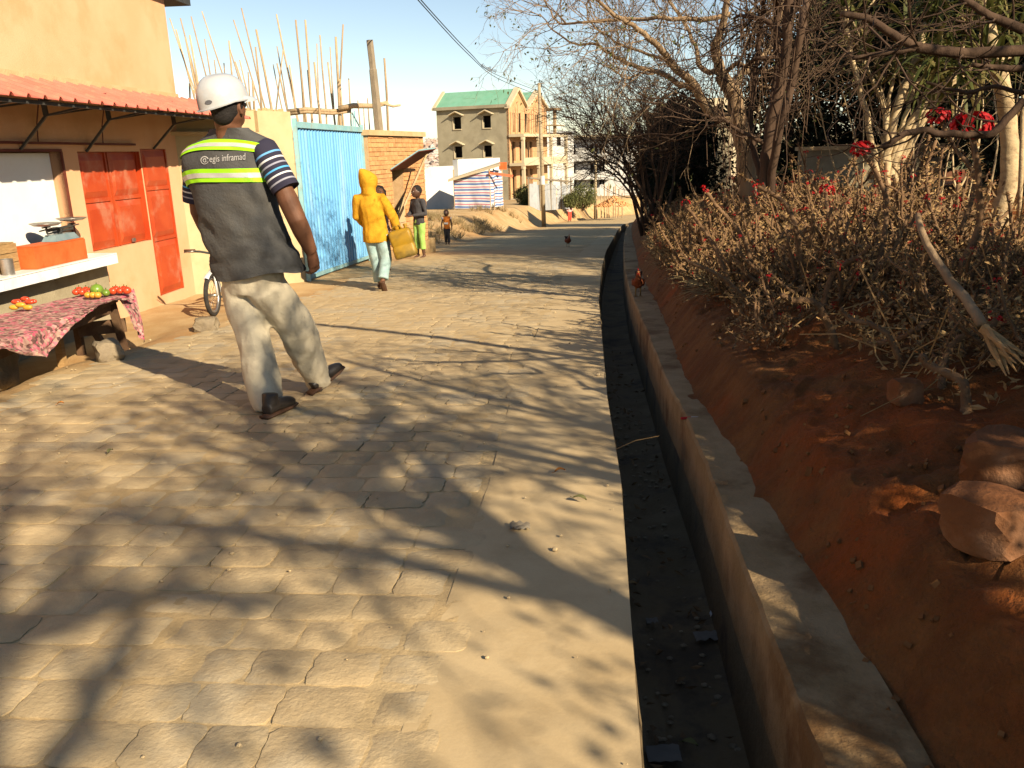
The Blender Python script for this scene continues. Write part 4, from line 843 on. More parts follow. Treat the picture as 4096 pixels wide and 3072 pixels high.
    for k, sd in (('L', -1), ('R', 1)):
        sh_, e, h_ = arms[k]; f = sleeves; pts = [sh_ - Rt * sd * .04 * H - UZ * .005 * H, sh_]; rs = [.042 * H * bag, .042 * H * bag]
        if f > .5: pts += [sh_.lerp(e, .5), e, e.lerp(h_, (f - .5) * 2)]; rs += [.036 * H * bag ** 2, .034 * H * bag ** 2, .027 * H * bag]
        else: pts += [sh_.lerp(e, f * 2)]; rs += [.040 * H]
        c.tube(pts, rs, 10)
    if hood:
        hk = hood; c.ball(hd - UZ * .005 * H, .083 * H, 16, 10, (HR, HF_, UZ), (.98, 1.05, 1.05)); c.tube([nk - UZ * .015 * H, nk + UZ * .03 * H, hd], [.07 * H, .068 * H, .08 * H], 12, right=HR); c.tube([hd, hd + hk * .45 + UZ * .05 * H, hd + hk * .8 + UZ * .085 * H, hd + hk + UZ * .10 * H], [.078 * H, .062 * H, .034 * H, .012 * H], 12, right=HR)
    fused('top', c, top, t, vox, sm, (.013 * bag, 9 / H, (1, 1, .7), H))
    if bottom:
        c = MB(); c.tube([hipc + UZ * .07 * H, hipc, hipc - UZ * .045 * H], [.066 * H, .073 * H, .064 * H], 12, right=Rt, ell=(1.2, .92))
        for k in 'LR':
            hp, kn, an = legs[k]; f = legcover; c.tube([hp, hp.lerp(kn, .5), kn, kn.lerp(an, min(1, (f - .5) * 2))], [.058 * H * pants_r, .052 * H * pants_r, .045 * H * pants_r, .042 * H * pants_r], 12)
        fused('trousers', c, bottom, t, vox, 4, (.010, 10 / H, (1, 1, .6), 3))
    if skirt:
        c = MB(); c.tube([hipc + UZ * .05 * H, hipc - UZ * .05 * H, hipc - UZ * skirt * H], [.08 * H, .095 * H, .12 * H], 16, right=Rt, ell=(1.15, .9)); fused('skirt', c, 'dress_floral', t, vox, 3, (.012, 12, (1, 1, .3), 2))
    if foot_mat:
        for k in 'LR':
            td = pose.get('toe' + k, (0, 1, -.25)); tv = (Rt * td[0] + Fw * td[1] + UZ * td[2]).normalized(); an = legs[k][2]; m1 = MB()
            m1.tube([an - tv * .032 * H - UZ * .015 * H, an + tv * .02 * H - UZ * .02 * H, an + tv * .08 * H - UZ * .022 * H, an + tv * .10 * H - UZ * .026 * H], [.022 * H, .026 * H, .024 * H, .014 * H], 8, right=tv.cross(UZ), ell=(1.1, .85)); fused('shoe', m1, foot_mat, t, .007, 2)
    return t
stand = dict(footL=(-.05, 0, .035), footR=(.05, 0, .035), elbowL=(-.135, -.01, .63), elbowR=(.135, -.01, .63), handL=(-.13, .05, .49), handR=(.13, .05, .49))
# child in the yellow hoodie with the jerrycan
hb = Vector((-1.72, 11.0, gz(-1.72, 11.0)))
HH = 1.53
pz = dict(footL=(-.02, .07, .04), footR=(.045, -.10, .085), kneeR=(.06, .015, .27), toeR=(0.05, .55, -.8), elbowL=(-.175, .02, .64), handL=(-.105, .13, .53), elbowR=(.155, -.01, .63), handR=(.185, .03, .50), lean=(-.05, .01))
hp_ = person('child walking away in a yellow hooded sweatshirt and pale jeans', hb, rad(6), HH, pz, 'hoodie_yellow', 'jeans_pale', 'skin_brown', hood=Vector((-.085, -.06, .01)), hem=.42, bag=1.13, sm=7, pants_r=1.15, foot_mat='shoe_brown', sleeves=.97)
mat('jerry_yellow', (.34, .19, .012), (.26, .17, .03), 3.5, .5, .1, 20, c3=(.11, .08, .03), s3=2.6, f3=.75, spec=.4)
jc = [at(387.4, 232.3, 10.95), at(409, 226, 10.95), at(418.6, 254, 10.95), at(396.9, 259.9, 10.95)]; jo = (jc[0] + jc[1] + jc[2] + jc[3]) / 4
JX = ((jc[1] - jc[0]) + (jc[2] - jc[3])).normalized(); JZ = ((jc[0] - jc[3]) + (jc[1] - jc[2])).normalized(); JZ = (JZ - JX * JZ.dot(JX)).normalized(); JY = JZ.cross(JX)
jx = .30; jz = .375; jy = .19; je = thing('jerrycan', 'battered yellow plastic jerrycan carried in the right hand of the hooded child', 'jerrycan', jo - JZ * jz / 2)
def rr_ring(w, d, r, z, n=5):
    pts = []
    for cx, cy, a0 in ((1, 1, 0), (-1, 1, 90), (-1, -1, 180), (1, -1, 270)):
        for k in range(n): a = rad(a0 + 90 * k / (n - 1)); pts.append(jo + JX * (cx * (w / 2 - r) + r * math.cos(a)) + JY * (cy * (d / 2 - r) + r * math.sin(a)) + JZ * z)
    return pts
mb = MB(); h = jz / 2; mb.loft([rr_ring(jx - .05, jy - .05, .02, -h), rr_ring(jx - .01, jy - .01, .035, -h + .012), rr_ring(jx, jy, .04, -h + .04), rr_ring(jx, jy, .04, -.04), rr_ring(jx - .012, jy - .012, .04, -.03), rr_ring(jx - .012, jy - .012, .04, -.01), rr_ring(jx, jy, .04, 0), rr_ring(jx, jy, .04, h - .06), rr_ring(jx - .02, jy - .02, .04, h - .02), rr_ring(jx - .08, jy - .07, .03, h)])
obj('can_body', mb, 'jerry_yellow', je, smooth=True, ang=50)
mb = MB(); p = jo + JZ * h; mb.tube([p - JX * .08, p - JX * .07 + JZ * .045, p + JX * .02 + JZ * .05, p + JX * .035], .013, 8); obj('handle', mb, 'jerry_yellow', je, smooth=True)
mb = MB(); mb.lathe([(.022, 0), (.022, .03), (.026, .031), (.026, .055), (.001, .056)], p + JX * .095 - JZ * .005, 12, (JX, JY, JZ)); obj('cap', mb, 'jerry_yellow', je, smooth=True, ang=40)
# girl, older child, toddler, woman far off
gb = at(384, 268, 13.8); gb.z = gz(gb.x, gb.y)
person('girl in a dark floral dress standing half hidden behind the hooded child', gb, rad(150), 1.36, dict(stand, footL=(-.05, 0, .035), elbowR=(.13, .04, .65), handR=(.06, .12, .62)), 'dress_dark', None, 'skin_brown', hair='tufts', skirt=.2, sleeves=.3, hs=1.12, look=.4)
kb = at(421, 255, 16.3); kb.z = gz(kb.x, kb.y)
person('child in charcoal shirt and green trousers looking at something in the hands', kb, rad(222), 1.36, dict(stand, footL=(-.065, 0, .035), footR=(.065, 0, .035), elbowL=(-.15, .0, .62), elbowR=(.14, .03, .62), handL=(-.03, .17, .60), handR=(.06, .17, .60), palmL=UZ, palmR=UZ), 'shirt_charcoal', 'trousers_green', 'skin_dark', hs=1.15, hem=.46, legcover=.82, look=.12, head_tilt=(0, .01))
k2 = at(447, 231, 24); k2.z = gz(k2.x, k2.y)
tod = person('small child in an orange shirt and dark trousers walking on the earth bank', k2, rad(185), .98, dict(stand, footL=(-.05, .06, .035), footR=(.05, -.05, .035), elbowL=(-.15, 0, .60), elbowR=(.15, 0, .6), handL=(-.15, .04, .45), handR=(.15, .04, .45)), 'shirt_orange', 'shirt_charcoal', 'skin_dark', hs=1.3, sleeves=.1, legcover=.9)
mb = MB(); Fw = Vector((math.sin(rad(185)), math.cos(rad(185)), 0)); Rt = Vector((math.cos(rad(185)), -math.sin(rad(185)), 0))
mb.box(k2 + UZ * .62 + Fw * .082, (.11, .012, .05), (Rt, Fw, UZ)); obj('shirt_print', mb, 'white_cotton', tod)
for sd in (-1, 1): mb = MB(); mb.ball(k2 + UZ * .76 + Rt * sd * .105, .045, 10, 7); obj('sleeve_cap', mb, 'white_cotton', tod, smooth=True)
rb = Vector((4.75, 64, gz(4.75, 64)))
wo = person('woman far down the road in pink top and red trousers carrying a head bundle', rb, rad(175), 1.55, dict(stand), 'pink_cloth', 'red_cloth', 'skin_dark', legcover=.95, vox=.014)
mb = MB(); mb.ball(rb + UZ * 1.63, .14, 10, 7, sc=(1.1, 1.1, .8)); single('head_bundle', mb, 'dress_dark', 'dark bundle balanced on the head of the far woman', 'bundle', rb + UZ * 1.54, smooth=True)
# ---------------------------------------------------------------- the site worker in the grey vest
mat('vest_grey', (.056, .056, .055), (.078, .077, .074), 3.5, .9, .35, 50, c3=(.10, .088, .072), s3=2, f3=.5); mat('hi_vis_green', (.30, .72, .015), (.34, .78, .03), 8, .6); mat('reflective_grey', (.42, .42, .39), (.5, .5, .47), 12, .35, spec=.6)
mat('trousers_cream', (.50, .435, .315), (.56, .49, .36), 3, .95, .3, 45, c3=(.42, .36, .26), s3=2, f3=.5); mat('helmet_white', (.38, .39, .40), (.43, .44, .45), 4, .24, spec=.5, c3=(.34, .33, .31), s3=7, f3=.5, coat=.2)
mat('print_grey', (.40, .39, .37), rough=.7); mat('badge_grey', (.10, .10, .11), rough=.5)
wk = thing('person', 'worker in white hard hat, dark grey hi-vis vest and cream trousers walking away', 'person', (-1.3, 4.62, 0))
rings = [((219, 278), (300, 271), .165), ((213, 260), (297, 256), .16), ((208.5, 240), (287, 238), .152), ((203, 216), (277, 216), .148), ((198, 195), (271.5, 194), .145), ((191, 179), (267.5, 177), .14), ((186.5, 165), (265, 161), .132), ((186.5, 154), (270, 148), .12), ((193, 146), (273, 141), .105), ((202.5, 140.5), (263, 136.5), .088), ((210, 135), (251, 131.5), .07), ((213, 129.5), (245, 127.5), .060)]
YL, YR_ = 4.72, 4.52; RG = []
for (a, b2, dp) in rings:
    A = at(*a, YL); B = at(*b2, YR_); c_ = (A + B) / 2; Xh = (B - A) / 2; Fh = UZ.cross(Xh).normalized(); RG.append((c_, Xh, Fh, dp))
def vest(a, v):                        # a: angle, -pi/2 = back; v: ring number
    v = min(max(v, 0), len(RG) - 1.001); i = int(v); t = v - i
    p = [RG[max(0, min(len(RG) - 1, i + k))] for k in (-1, 0, 1, 2)]
    def cr(q): return .5 * ((2 * q[1]) + (q[2] - q[0]) * t + (2 * q[0] - 5 * q[1] + 4 * q[2] - q[3]) * t * t + (3 * q[1] - q[0] - 3 * q[2] + q[3]) * t ** 3)
    c_ = cr([q[0] for q in p]); X = cr([q[1] for q in p]); Fh = cr([q[2] for q in p]); dp = cr([q[3] for q in p])
    ca, sa = math.cos(a), math.sin(a); e = .82; ca = math.copysign(abs(ca) ** e, ca); sa = math.copysign(abs(sa) ** e, sa)
    q = c_ + X * (ca * .97) + Fh * (dp * sa)
    w = (.017 * fn(a * 1.5, v * .55 + a, 2) + .008 * fn(a * 4 + v, v * 1.7, 6)) * lerp(1.35, .45, sstep((v - 2.5) / 2)) - .013 * max(0, fn(a * 1.2 + v * .9, v * 1.5 - a * .5, 11) - .05) * 3 * sstep((4.2 - v) / 2)
    o = (X * ca + Fh * (dp * sa)); return q + o.normalized() * w - UZ * (.012 * max(0, 1 - v) * math.sin(a * 3 + 1))
NA = 64; NVR = 66
mb = MB(); R_ = [[vest(2 * math.pi * j / NA, v) for j in range(NA)] for v in np.linspace(0, 10.99, NVR)]
inn = [[p.lerp(RG[0][0] + UZ * .06, .25) + UZ * .03 for p in R_[0]]]
mb.loft(inn + R_, cap=True); obj('vest', mb, 'vest_grey', wk, smooth=True, ang=60)
bv = BVHTree.FromPolygons(mb.v, [f for f in mb.f])
ve = wk.children[0]
def find_v(a, py):
    lo, hi = 0.0, 10.9
    for _ in range(24):
        m_ = (lo + hi) / 2
        if proj(vest(a, m_))[1] > py: lo = m_
        else: hi = m_
    return (lo + hi) / 2
def strip_band(name, m, f_lo, f_hi, lift, x0=-math.pi * .97, x1=-math.pi * .03, n=90):
    rows = []
    for j in range(n + 1):
        a = lerp(x0, x1, j / n); r = []
        for t in (0, .25, .5, .75, 1):
            u = math.cos(a); py = lerp(f_lo(u), f_hi(u), t); v = find_v(a, py); p = vest(a, v); o = (p - (RG[int(v)][0])); o.z = 0; r.append(p + o.normalized() * lift)
        rows.append(r)
    mb = MB(); mb.loft(rows, cap=False, closed=False); return obj(name, mb, m, ve, smooth=True)
def arch(c0, l0, r0_): return lambda u: c0 + (l0 - c0) * max(0, -u) ** 2.2 + (r0_ - c0) * max(0, u) ** 2.6
for c0, c1, l0, l1, r0_, r1 in ((139.0, 149.6, 149, 159.5, 146, 153), (168.8, 182, 176, 189, 168, 182)):
    k = lambda f: (lambda a_, b_: arch(lerp(c0, c1, f), lerp(l0, l1, f), lerp(r0_, r1, f)))(0, 0)
    strip_band('green_stripe', 'hi_vis_green', k(0), k(1), .010); strip_band('reflective_strip', 'reflective_grey', k(.32), k(.68), .0125)
# lettering on the back
def printed(txt, px0, px1, py0, slope, size, parent):
    cu = bpy.data.curves.new('t', 'FONT'); cu.body = txt; cu.size = 1; o = bpy.data.objects.new('t', cu); C.objects.link(o)
    me = bpy.data.meshes.new_from_object(o.evaluated_get(bpy.context.evaluated_depsgraph_get())); bpy.data.objects.remove(o)
    bm = bmesh.new(); bm.from_mesh(me); bmesh.ops.triangulate(bm, faces=bm.faces[:]); bmesh.ops.subdivide_edges(bm, edges=bm.edges[:], cuts=1); xs = [v.co.x for v in bm.verts]; x0, x1 = min(xs), max(xs); k = (px1 - px0) / (x1 - x0)
    for v in bm.verts:
        px = px0 + (v.co.x - x0) * k; py = py0 + slope * (px - px0) - v.co.y * size; d = ray(px, py).normalized(); h = bv.ray_cast(Vector((0, 0, ZC)), d)
        v.co = (h[0] if h[0] else at(px, py, 4.5)) - d * .006
    bm.to_mesh(me); bm.free(); me.transform(Matrix.Translation(-root_loc(parent))); me.name = 'lettering'; return link('lettering', me, 'print_grey', parent)
printed('egis inframad', 209.5, 245.3, 162.2, -.075, 9.6, ve)
rows = []                               # ring emblem with the small letter inside
def emb(cx, cy, rad_, a0, a1, w0, w1, n=30):
    rows = []
    for j in range(n + 1):
        a = lerp(a0, a1, j / n); w = lerp(w0, w1, j / n); r = []
        for q in (rad_ - w, rad_ + w):
            d = ray(cx + q * math.cos(a), cy + q * math.sin(a)).normalized(); h = bv.ray_cast(Vector((0, 0, ZC)), d); r.append((h[0] if h[0] else at(cx, cy, 4.5)) - d * .006)
        rows.append(r)
    mb.loft(rows, cap=False, closed=False)
mb = MB(); emb(204.6, 160.3, 3.7, .3, 5.9, .25, .6); emb(204.8, 160.4, 1.7, .5, 5.6, .3, .45); emb(204.9, 160.5, .9, -1.2, 1.2, .3, .3, 6); obj('emblem', mb, 'print_grey', ve)
# body under the clothes, arms, head
b = MB(); hipc = at(252, 279, 4.64); che = at(229, 175, 4.62); nk = at(229, 133, 4.60); hd = at(228, 106, 4.585)
WR = Vector((math.cos(rad(25)), -math.sin(rad(25)), 0)); WF = Vector((math.sin(rad(25)), math.cos(rad(25)), 0))
hdR = Vector((math.cos(rad(20)), -math.sin(rad(20)), .06)).normalized(); hdF = UZ.cross(hdR).normalized(); hdU = hdR.cross(hdF)
b.tube([hipc, hipc.lerp(che, .5), che, che.lerp(nk, .55)], [.10, .10, .11, .075], 14, right=WR, ell=(1.4, .9)); b.tube([che.lerp(nk, .5), nk, nk.lerp(hd, .6)], [.068, .066, .066], 14)
b.ball(hd, .098, 22, 14, (hdR, hdF, hdU), (.83, 1.02, 1.15)); b.ball(hd + hdF * .045 - hdU * .065, .055, 14, 9, (hdR, hdF, hdU), (.95, .8, .8)); b.ball(nk.lerp(hd, .35) - hdF * .03, .058, 12, 8, (hdR, hdF, hdU), (1.05, .8, .9))
b.tube([hd + hdF * .09 + hdU * .01, hd + hdF * .122 - hdU * .025, hd + hdF * .095 - hdU * .034], [.012, .017, .013], 8)
for sd in (-1, 1):
    ec = hd + hdR * sd * .084 - hdF * .005 - hdU * .02; b.tube([ec + hdU * .03 + hdF * .012, ec + hdU * .026 - hdF * .016, ec - hdF * .018, ec - hdU * .026 - hdF * .002, ec - hdU * .03 + hdF * .01], [.008, .010, .010, .009, .007], 7)
    b.ball(hd + hdR * sd * .032 + hdF * .09 + hdU * .012, .013, 8, 6)
shR = at(266, 150, 4.50); elR = at(297, 220, 4.48); wrR = at(311.5, 252, 4.56); shL = at(192, 160, 4.74); elL = at(199, 212, 4.78); wrL = at(214, 246, 4.92)
hips = {}
b.tube([shR, shR.lerp(elR, .45), shR.lerp(elR, .72), elR, elR.lerp(wrR, .35), wrR], [.025, .046, .055, .051, .050, .034], 14)
b.tube([shL, shL.lerp(elL, .5), elL, elL.lerp(wrL, .35), wrL], [.025, .046, .048, .046, .032], 14)
# right hand: fingers curled towards the thumb, seen from behind
dR = (at(314, 264, 4.585) - wrR).normalized(); sR = Vector((.75, -.55, .1)); sR = (sR - dR * sR.dot(dR)).normalized(); kn = wrR + dR * .085
b.tube([wrR - dR * .01, wrR + dR * .04, kn], [.031, .036, .036], 12, right=sR, ell=(.62, 1.1))
fw_ = dR.cross(sR).normalized(); curl = -sR
for i, (o, l) in enumerate(((-.030, .085), (-.010, .094), (.010, .088), (.029, .070))):
    s_ = kn + fw_ * o - dR * .012; p1 = s_ + dR * l * .48 + curl * .004; p2 = p1 + dR * l * .22 + curl * l * .30; p3 = p2 + curl * l * .34 - dR * .004
    b.tube([s_, p1, p2, p3], [.0105, .0100, .0090, .0075], 8)
th0 = wrR + dR * .03 + curl * .022 - fw_ * .012; b.tube([th0, th0 + curl * .022 + dR * .03, th0 + curl * .03 + dR * .062, th0 + curl * .034 + dR * .088], [.013, .012, .0105, .008], 8)
hand(b, wrL, (wrL - elL), -1, 1.72, WR)
ftL = at(271, 405, 4.52); ftR = at(318, 385, 4.93)
b.tube([hipc - WR * .085, at(251, 338, 4.60), at(267, 395, 4.53), ftL], [.085, .06, .045, .04], 12); b.tube([hipc + WR * .085, at(296, 330, 4.74), at(316, 374, 4.92), ftR], [.085, .06, .045, .04], 12)
fused('body', b, 'skin_brown', wk, .0058, 4)
m1 = MB(); m1.ball(hd - hdF * .012 + hdU * .012, .1, 20, 12, (hdR, hdF, hdU), (.86, 1.0, 1.12)); m1.ball(hd - hdF * .055 - hdU * .045, .062, 14, 9, (hdR, hdF, hdU), (1.05, .75, .9)); fused('hair', m1, 'hair_black', wk, .007, 2)
for sd in (-1, 1):
    m1 = MB(); m1.ball(hd + hdR * sd * .034 + hdF * .094 + hdU * .006, .0125, 8, 6); e_ = obj('eye', m1, 'eye_white', wk, smooth=True); m1 = MB(); m1.ball(hd + hdR * sd * .034 + hdF * .103 + hdU * .006, .006, 8, 6); obj('pupil', m1, 'hair_black', e_, smooth=True)
m1 = MB(); m1.tube([hd + hdF * .080 - hdR * .022 - hdU * .066, hd + hdF * .086 - hdU * .064, hd + hdF * .080 + hdR * .022 - hdU * .066], [.003, .004, .003], 6); obj('mouth', m1, 'lip', wk, smooth=True)
# helmet
hc = at(223.2, 101.5, 4.575); hU = (UZ - hdF * -.0 + hdR * -.02).normalized(); hU = Vector((-.10, -.10, 1)).normalized(); hF = (hdF * .92 + hdR * .4).normalized(); hF = (hF - hU * hF.dot(hU)).normalized(); hR = hF.cross(hU)
prof = [(1.0, 0), (.995, .18), (.97, .36), (.92, .52), (.83, .68), (.70, .82), (.52, .93), (.30, .985), (.05, 1.0)]
mb = MB(); ra, rb_, hh = .113, .136, .136
rg = []
for r_k, z in prof:
    ring = []
    for j in range(40):
        a = 2 * math.pi * j / 40; ridge = 1 + .018 * math.exp(-((math.cos(a)) / .22) ** 2) * (1 if z > .3 else z / .3); lowback = -.028 * max(0, -math.sin(a)) if z < .2 else 0
        ring.append(hc + hR * math.cos(a) * ra * r_k * ridge + hF * math.sin(a) * rb_ * r_k * ridge + hU * (z * hh * (1 + .02 * (ridge > 1.005)) + lowback * (1 - z / .2)))
    rg.append(ring)
rim = [[p + (p - hc - hU * (p - hc).dot(hU)).normalized() * e - hU * d for p in rg[0]] for e, d in ((-.012, .004), (.010, .010), (.012, .004))]
mb.loft(rim + rg, cap=True); hel = obj('helmet', mb, 'helmet_white', wk, smooth=True, ang=50)
mb = MB(); rows = []
for j in range(15):
    a = rad(lerp(28, 152, j / 14)); e = .05 * math.sin((j / 14) * math.pi) ** .6; p0 = hc + hR * math.cos(a) * ra * 1.0 + hF * math.sin(a) * rb_ * 1.0; o = (hF * math.sin(a) * 1.1 + hR * math.cos(a) * .5).normalized(); rows.append([p0 + hU * .012, p0 + o * e * .6 + hU * .004, p0 + o * e - hU * .012, p0 + o * e - hU * .018, p0 - hU * .004])
mb.loft(rows, cap=False, closed=True); obj('brim', mb, 'helmet_white', hel, smooth=True, ang=50)
d0 = ray(208.5, 102.2).normalized(); hbv = BVHTree.FromPolygons([tuple(v.co + Vector((-1.3, 4.62, 0))) for v in hel.data.vertices], [tuple(p.vertices) for p in hel.data.polygons])
mb = MB(); pts = []
for j in range(20):
    a = 2 * math.pi * j / 20; d = ray(208.5 + 3.6 * math.cos(a), 102.2 + 2.1 * math.sin(a) - .3 * math.cos(a)).normalized(); h = hbv.ray_cast(Vector((0, 0, ZC)), d); pts.append((h[0] or at(208, 102, 4.5)) - d * .004)
mb.quad(pts); obj('badge', mb, 'badge_grey', hel)
# shirt sleeves with stripes
st_m = bpy.data.materials.new('striped_shirt'); st_m.use_nodes = True; t_ = st_m.node_tree; b_ = t_.nodes['Principled BSDF']; b_.inputs['Roughness'].default_value = .9
an_ = nn(t_, 'ShaderNodeAttribute', attribute_name='band'); cr = nn(t_, 'ShaderNodeValToRGB'); t_.links.new(an_.outputs['Fac'], cr.inputs[0]); cr.color_ramp.interpolation = 'CONSTANT'; E_ = cr.color_ramp.elements; navy = (.016, .014, .032, 1); E_[0].color = navy; E_[1].position = .985; E_[1].color = navy
for p_, c_ in ((.16, (.10, .30, .55, 1)), (.20, navy), (.30, (.55, .55, .55, 1)), (.34, navy), (.43, (.25, .25, .31, 1)), (.47, navy), (.56, (.06, .32, .60, 1)), (.60, navy), (.69, (.55, .55, .55, 1)), (.73, navy), (.83, (.28, .28, .33, 1)), (.87, navy)): e = E_.new(p_); e.color = c_
t_.links.new(cr.outputs[0], b_.inputs['Base Color']); MATS['striped_shirt'] = st_m
def sleeve(a, b2, r0_, r1, ell, right):
    rows = []; bd = []; d = (b2 - a).normalized(); X = (Vector(right) - d * Vector(right).dot(d)).normalized(); Y = d.cross(X)
    for i in range(42):
        t = i / 41; u = lerp(-.22, 1, t); p = a.lerp(b2, u); r = lerp(r0_, r1, max(0, u)) * (1 if u > 0 else math.sqrt(max(.02, 1 - (u / .24) ** 2)))
        rows.append([p + X * math.cos(q) * r * ell[0] * (1 + .07 * fn(q * 1.2, u * 3, 5)) + Y * math.sin(q) * r * ell[1] * (1 + .07 * fn(q * 1.2, u * 3, 9)) for q in [2 * math.pi * j / 28 for j in range(28)]]); bd.append([max(0, u)] * 28)
    last = rows[-1]; c_ = sum(last, Vector()) / 28; rows.append([p.lerp(c_, .12) - d * .01 for p in last]); bd.append([1] * 28)
    mb = MB(); mb.loft(rows); o = obj('shirt_sleeve', mb, 'striped_shirt', wk, smooth=True, ang=60); q = o.data.attributes.new('band', 'FLOAT', 'POINT'); q.data.foreach_set('value', [z for r in bd for z in r])
sleeve(at(264, 150, 4.53), at(286.5, 189.5, 4.49), .072, .073, (1.0, 1.05), WR); sleeve(at(195, 163, 4.73), at(197, 201, 4.77), .070, .075, (1.0, 1.0), WR)
# trousers
c = MB(); kL = at(252.5, 338, 4.60); kR = at(297.5, 330, 4.74)
c.tube([hipc + UZ * .09, hipc + UZ * .02, hipc - UZ * .075], [.15, .158, .135], 18, right=WR, ell=(1.34, .92))
pL = hipc - WR * .098 - UZ * .03; pR = hipc + WR * .098 - UZ * .03
c.tube([pL, pL.lerp(kL, .5), kL, at(261, 372, 4.55), at(268.5, 403, 4.50), at(269.5, 410, 4.49)], [.112, .108, .100, .092, .086, .076], 16, right=WR, ell=(1, 1.05)); c.tube([pR, pR.lerp(kR, .5), kR, at(309, 358, 4.86), at(318, 378, 4.93), at(320, 383, 4.94)], [.112, .108, .100, .094, .090, .08], 16, right=WR, ell=(1, 1.05))
fused('trousers', c, 'trousers_cream', wk, .010, 5, (.020, 6.5, (1, 1, .55), 4))
# shoes
def shoe(heel, toe, h):
    c = MB(); d = (toe - heel).normalized(); c.tube([heel - d * .01 + UZ * .035, heel + d * .07 + UZ * .045, heel + d * .17 + UZ * .03, toe - d * .03 + UZ * .022, toe + UZ * .018], [.036, .044, .042, .036, .022], 12, right=d.cross(UZ), ell=(1.0, .9)); c.tube([heel + d * .03 + UZ * .06, heel + d * .04 + UZ * .12], [.045, .046], 12)
    fused('shoe', c, 'black_leather', wk, .008, 3); c = MB(); c.tube([heel - d * .03, heel + d * .06, heel + d * .14, heel + d * .2, toe + d * .015], [.034, .036, .04, .04, .024], 12, right=d.cross(UZ), ell=(1.08, .38)); obj('sole', c, 'shoe_brown', wk, smooth=True)
h0 = hitz(268, 416, gz(-1.3, 4.4) + .015); shoe(h0, h0 + Vector((.085, .225, .0)), 0); h1 = hitz(313, 391, gz(-1.15, 4.9) + .03); shoe(h1, h1 + Vector((.15, .16, .10)), 0)
# ---------------------------------------------------------------- chickens
mat('feather_red', (.16, .035, .012), (.22, .06, .02), 20, .8, .4, 60); mat('feather_dark', (.02, .012, .01), (.04, .02, .012), 20, .7, .3, 60); mat('comb_red', (.45, .02, .02)); mat('bird_leg', (.24, .16, .06))
def chicken(label, base, yaw, H, feather):
    Fw = Vector((math.sin(yaw), math.cos(yaw), 0)); Rt = Vector((math.cos(yaw), -math.sin(yaw), 0)); L = lambda x, y, z: base + Rt * x * H + Fw * y * H + UZ * z * H
    t = thing('chicken', label, 'chicken', base); b = MB(); b.tube([L(0, -.3, .52), L(0, -.18, .5), L(0, 0, .48), L(0, .18, .52), L(0, .27, .66), L(0, .3, .84), L(0, .31, .93)], [.06, .17, .22, .19, .12, .07, .06], 14, right=Rt, ell=(.95, 1)); b.ball(L(0, .32, .92), .07 * H, 10, 8)
    for r_ in (.06, .17, .22): pass
    m2 = MB(); m2.tube([L(0, -.34, .55), L(0, -.18, .5), L(0, 0, .48), L(0, .18, .52), L(0, .27, .66), L(0, .3, .84), L(0, .32, .93)], [.05 * H, .16 * H, .21 * H, .19 * H, .12 * H, .07 * H, .065 * H], 14, right=Rt, ell=(.95, 1))
    fused('body', m2, feather, t, .008, 4, (.008, 30, (1, 1, 1), 2))
    m2 = MB()
    for k in range(-2, 3): m2.tube([L(k * .02, -.28, .55), L(k * .05, -.44, .76 + .03 * abs(k)), L(k * .06, -.52, .80 - .05 * abs(k))], [.05 * H, .045 * H, .012 * H], 6, ell=(.4, 1))
    obj('tail', m2, 'feather_dark', t, smooth=True)
    for sd in (-1, 1):
        m2 = MB(); m2.ball(L(sd * .19, -.02, .5), .16 * H, 12, 8, (Rt, Fw, UZ), (.3, 1.25, .85)); obj('wing', m2, feather, t, smooth=True)
        m2 = MB(); m2.tube([L(sd * .08, .0, .32), L(sd * .085, .01, .16), L(sd * .085, -.01, .02)], [.035 * H, .022 * H, .02 * H], 6)
        for a in (-.5, 0, .5): m2.tube([L(sd * .085, -.01, .02), L(sd * .085 + a * .12, .11, .012)], [.018 * H, .012 * H], 5)
        obj('leg', m2, 'bird_leg', t, smooth=True)
    m2 = MB(); m2.tube([L(0, .27, .99), L(0, .32, 1.03), L(0, .38, .98)], [.02 * H, .035 * H, .02 * H], 6, ell=(.35, 1)); m2.ball(L(0, .38, .85), .03 * H, 6, 5); obj('comb', m2, 'comb_red', t, smooth=True)
    m2 = MB(); m2.tube([L(0, .37, .92), L(0, .45, .90)], [.022 * H, .004 * H], 6); obj('beak', m2, 'bird_leg', t)
hb2 = Vector((1.41, 19.6, gz(1.41, 19.6))); chicken('reddish hen crossing the shaded road far ahead', hb2, rad(165), .30, 'feather_red')
cx = hitz(638, 296, R(8.8) + .08); chicken('dark red hen standing on the drain kerb under the bank', cx, rad(190), .30, 'feather_red')
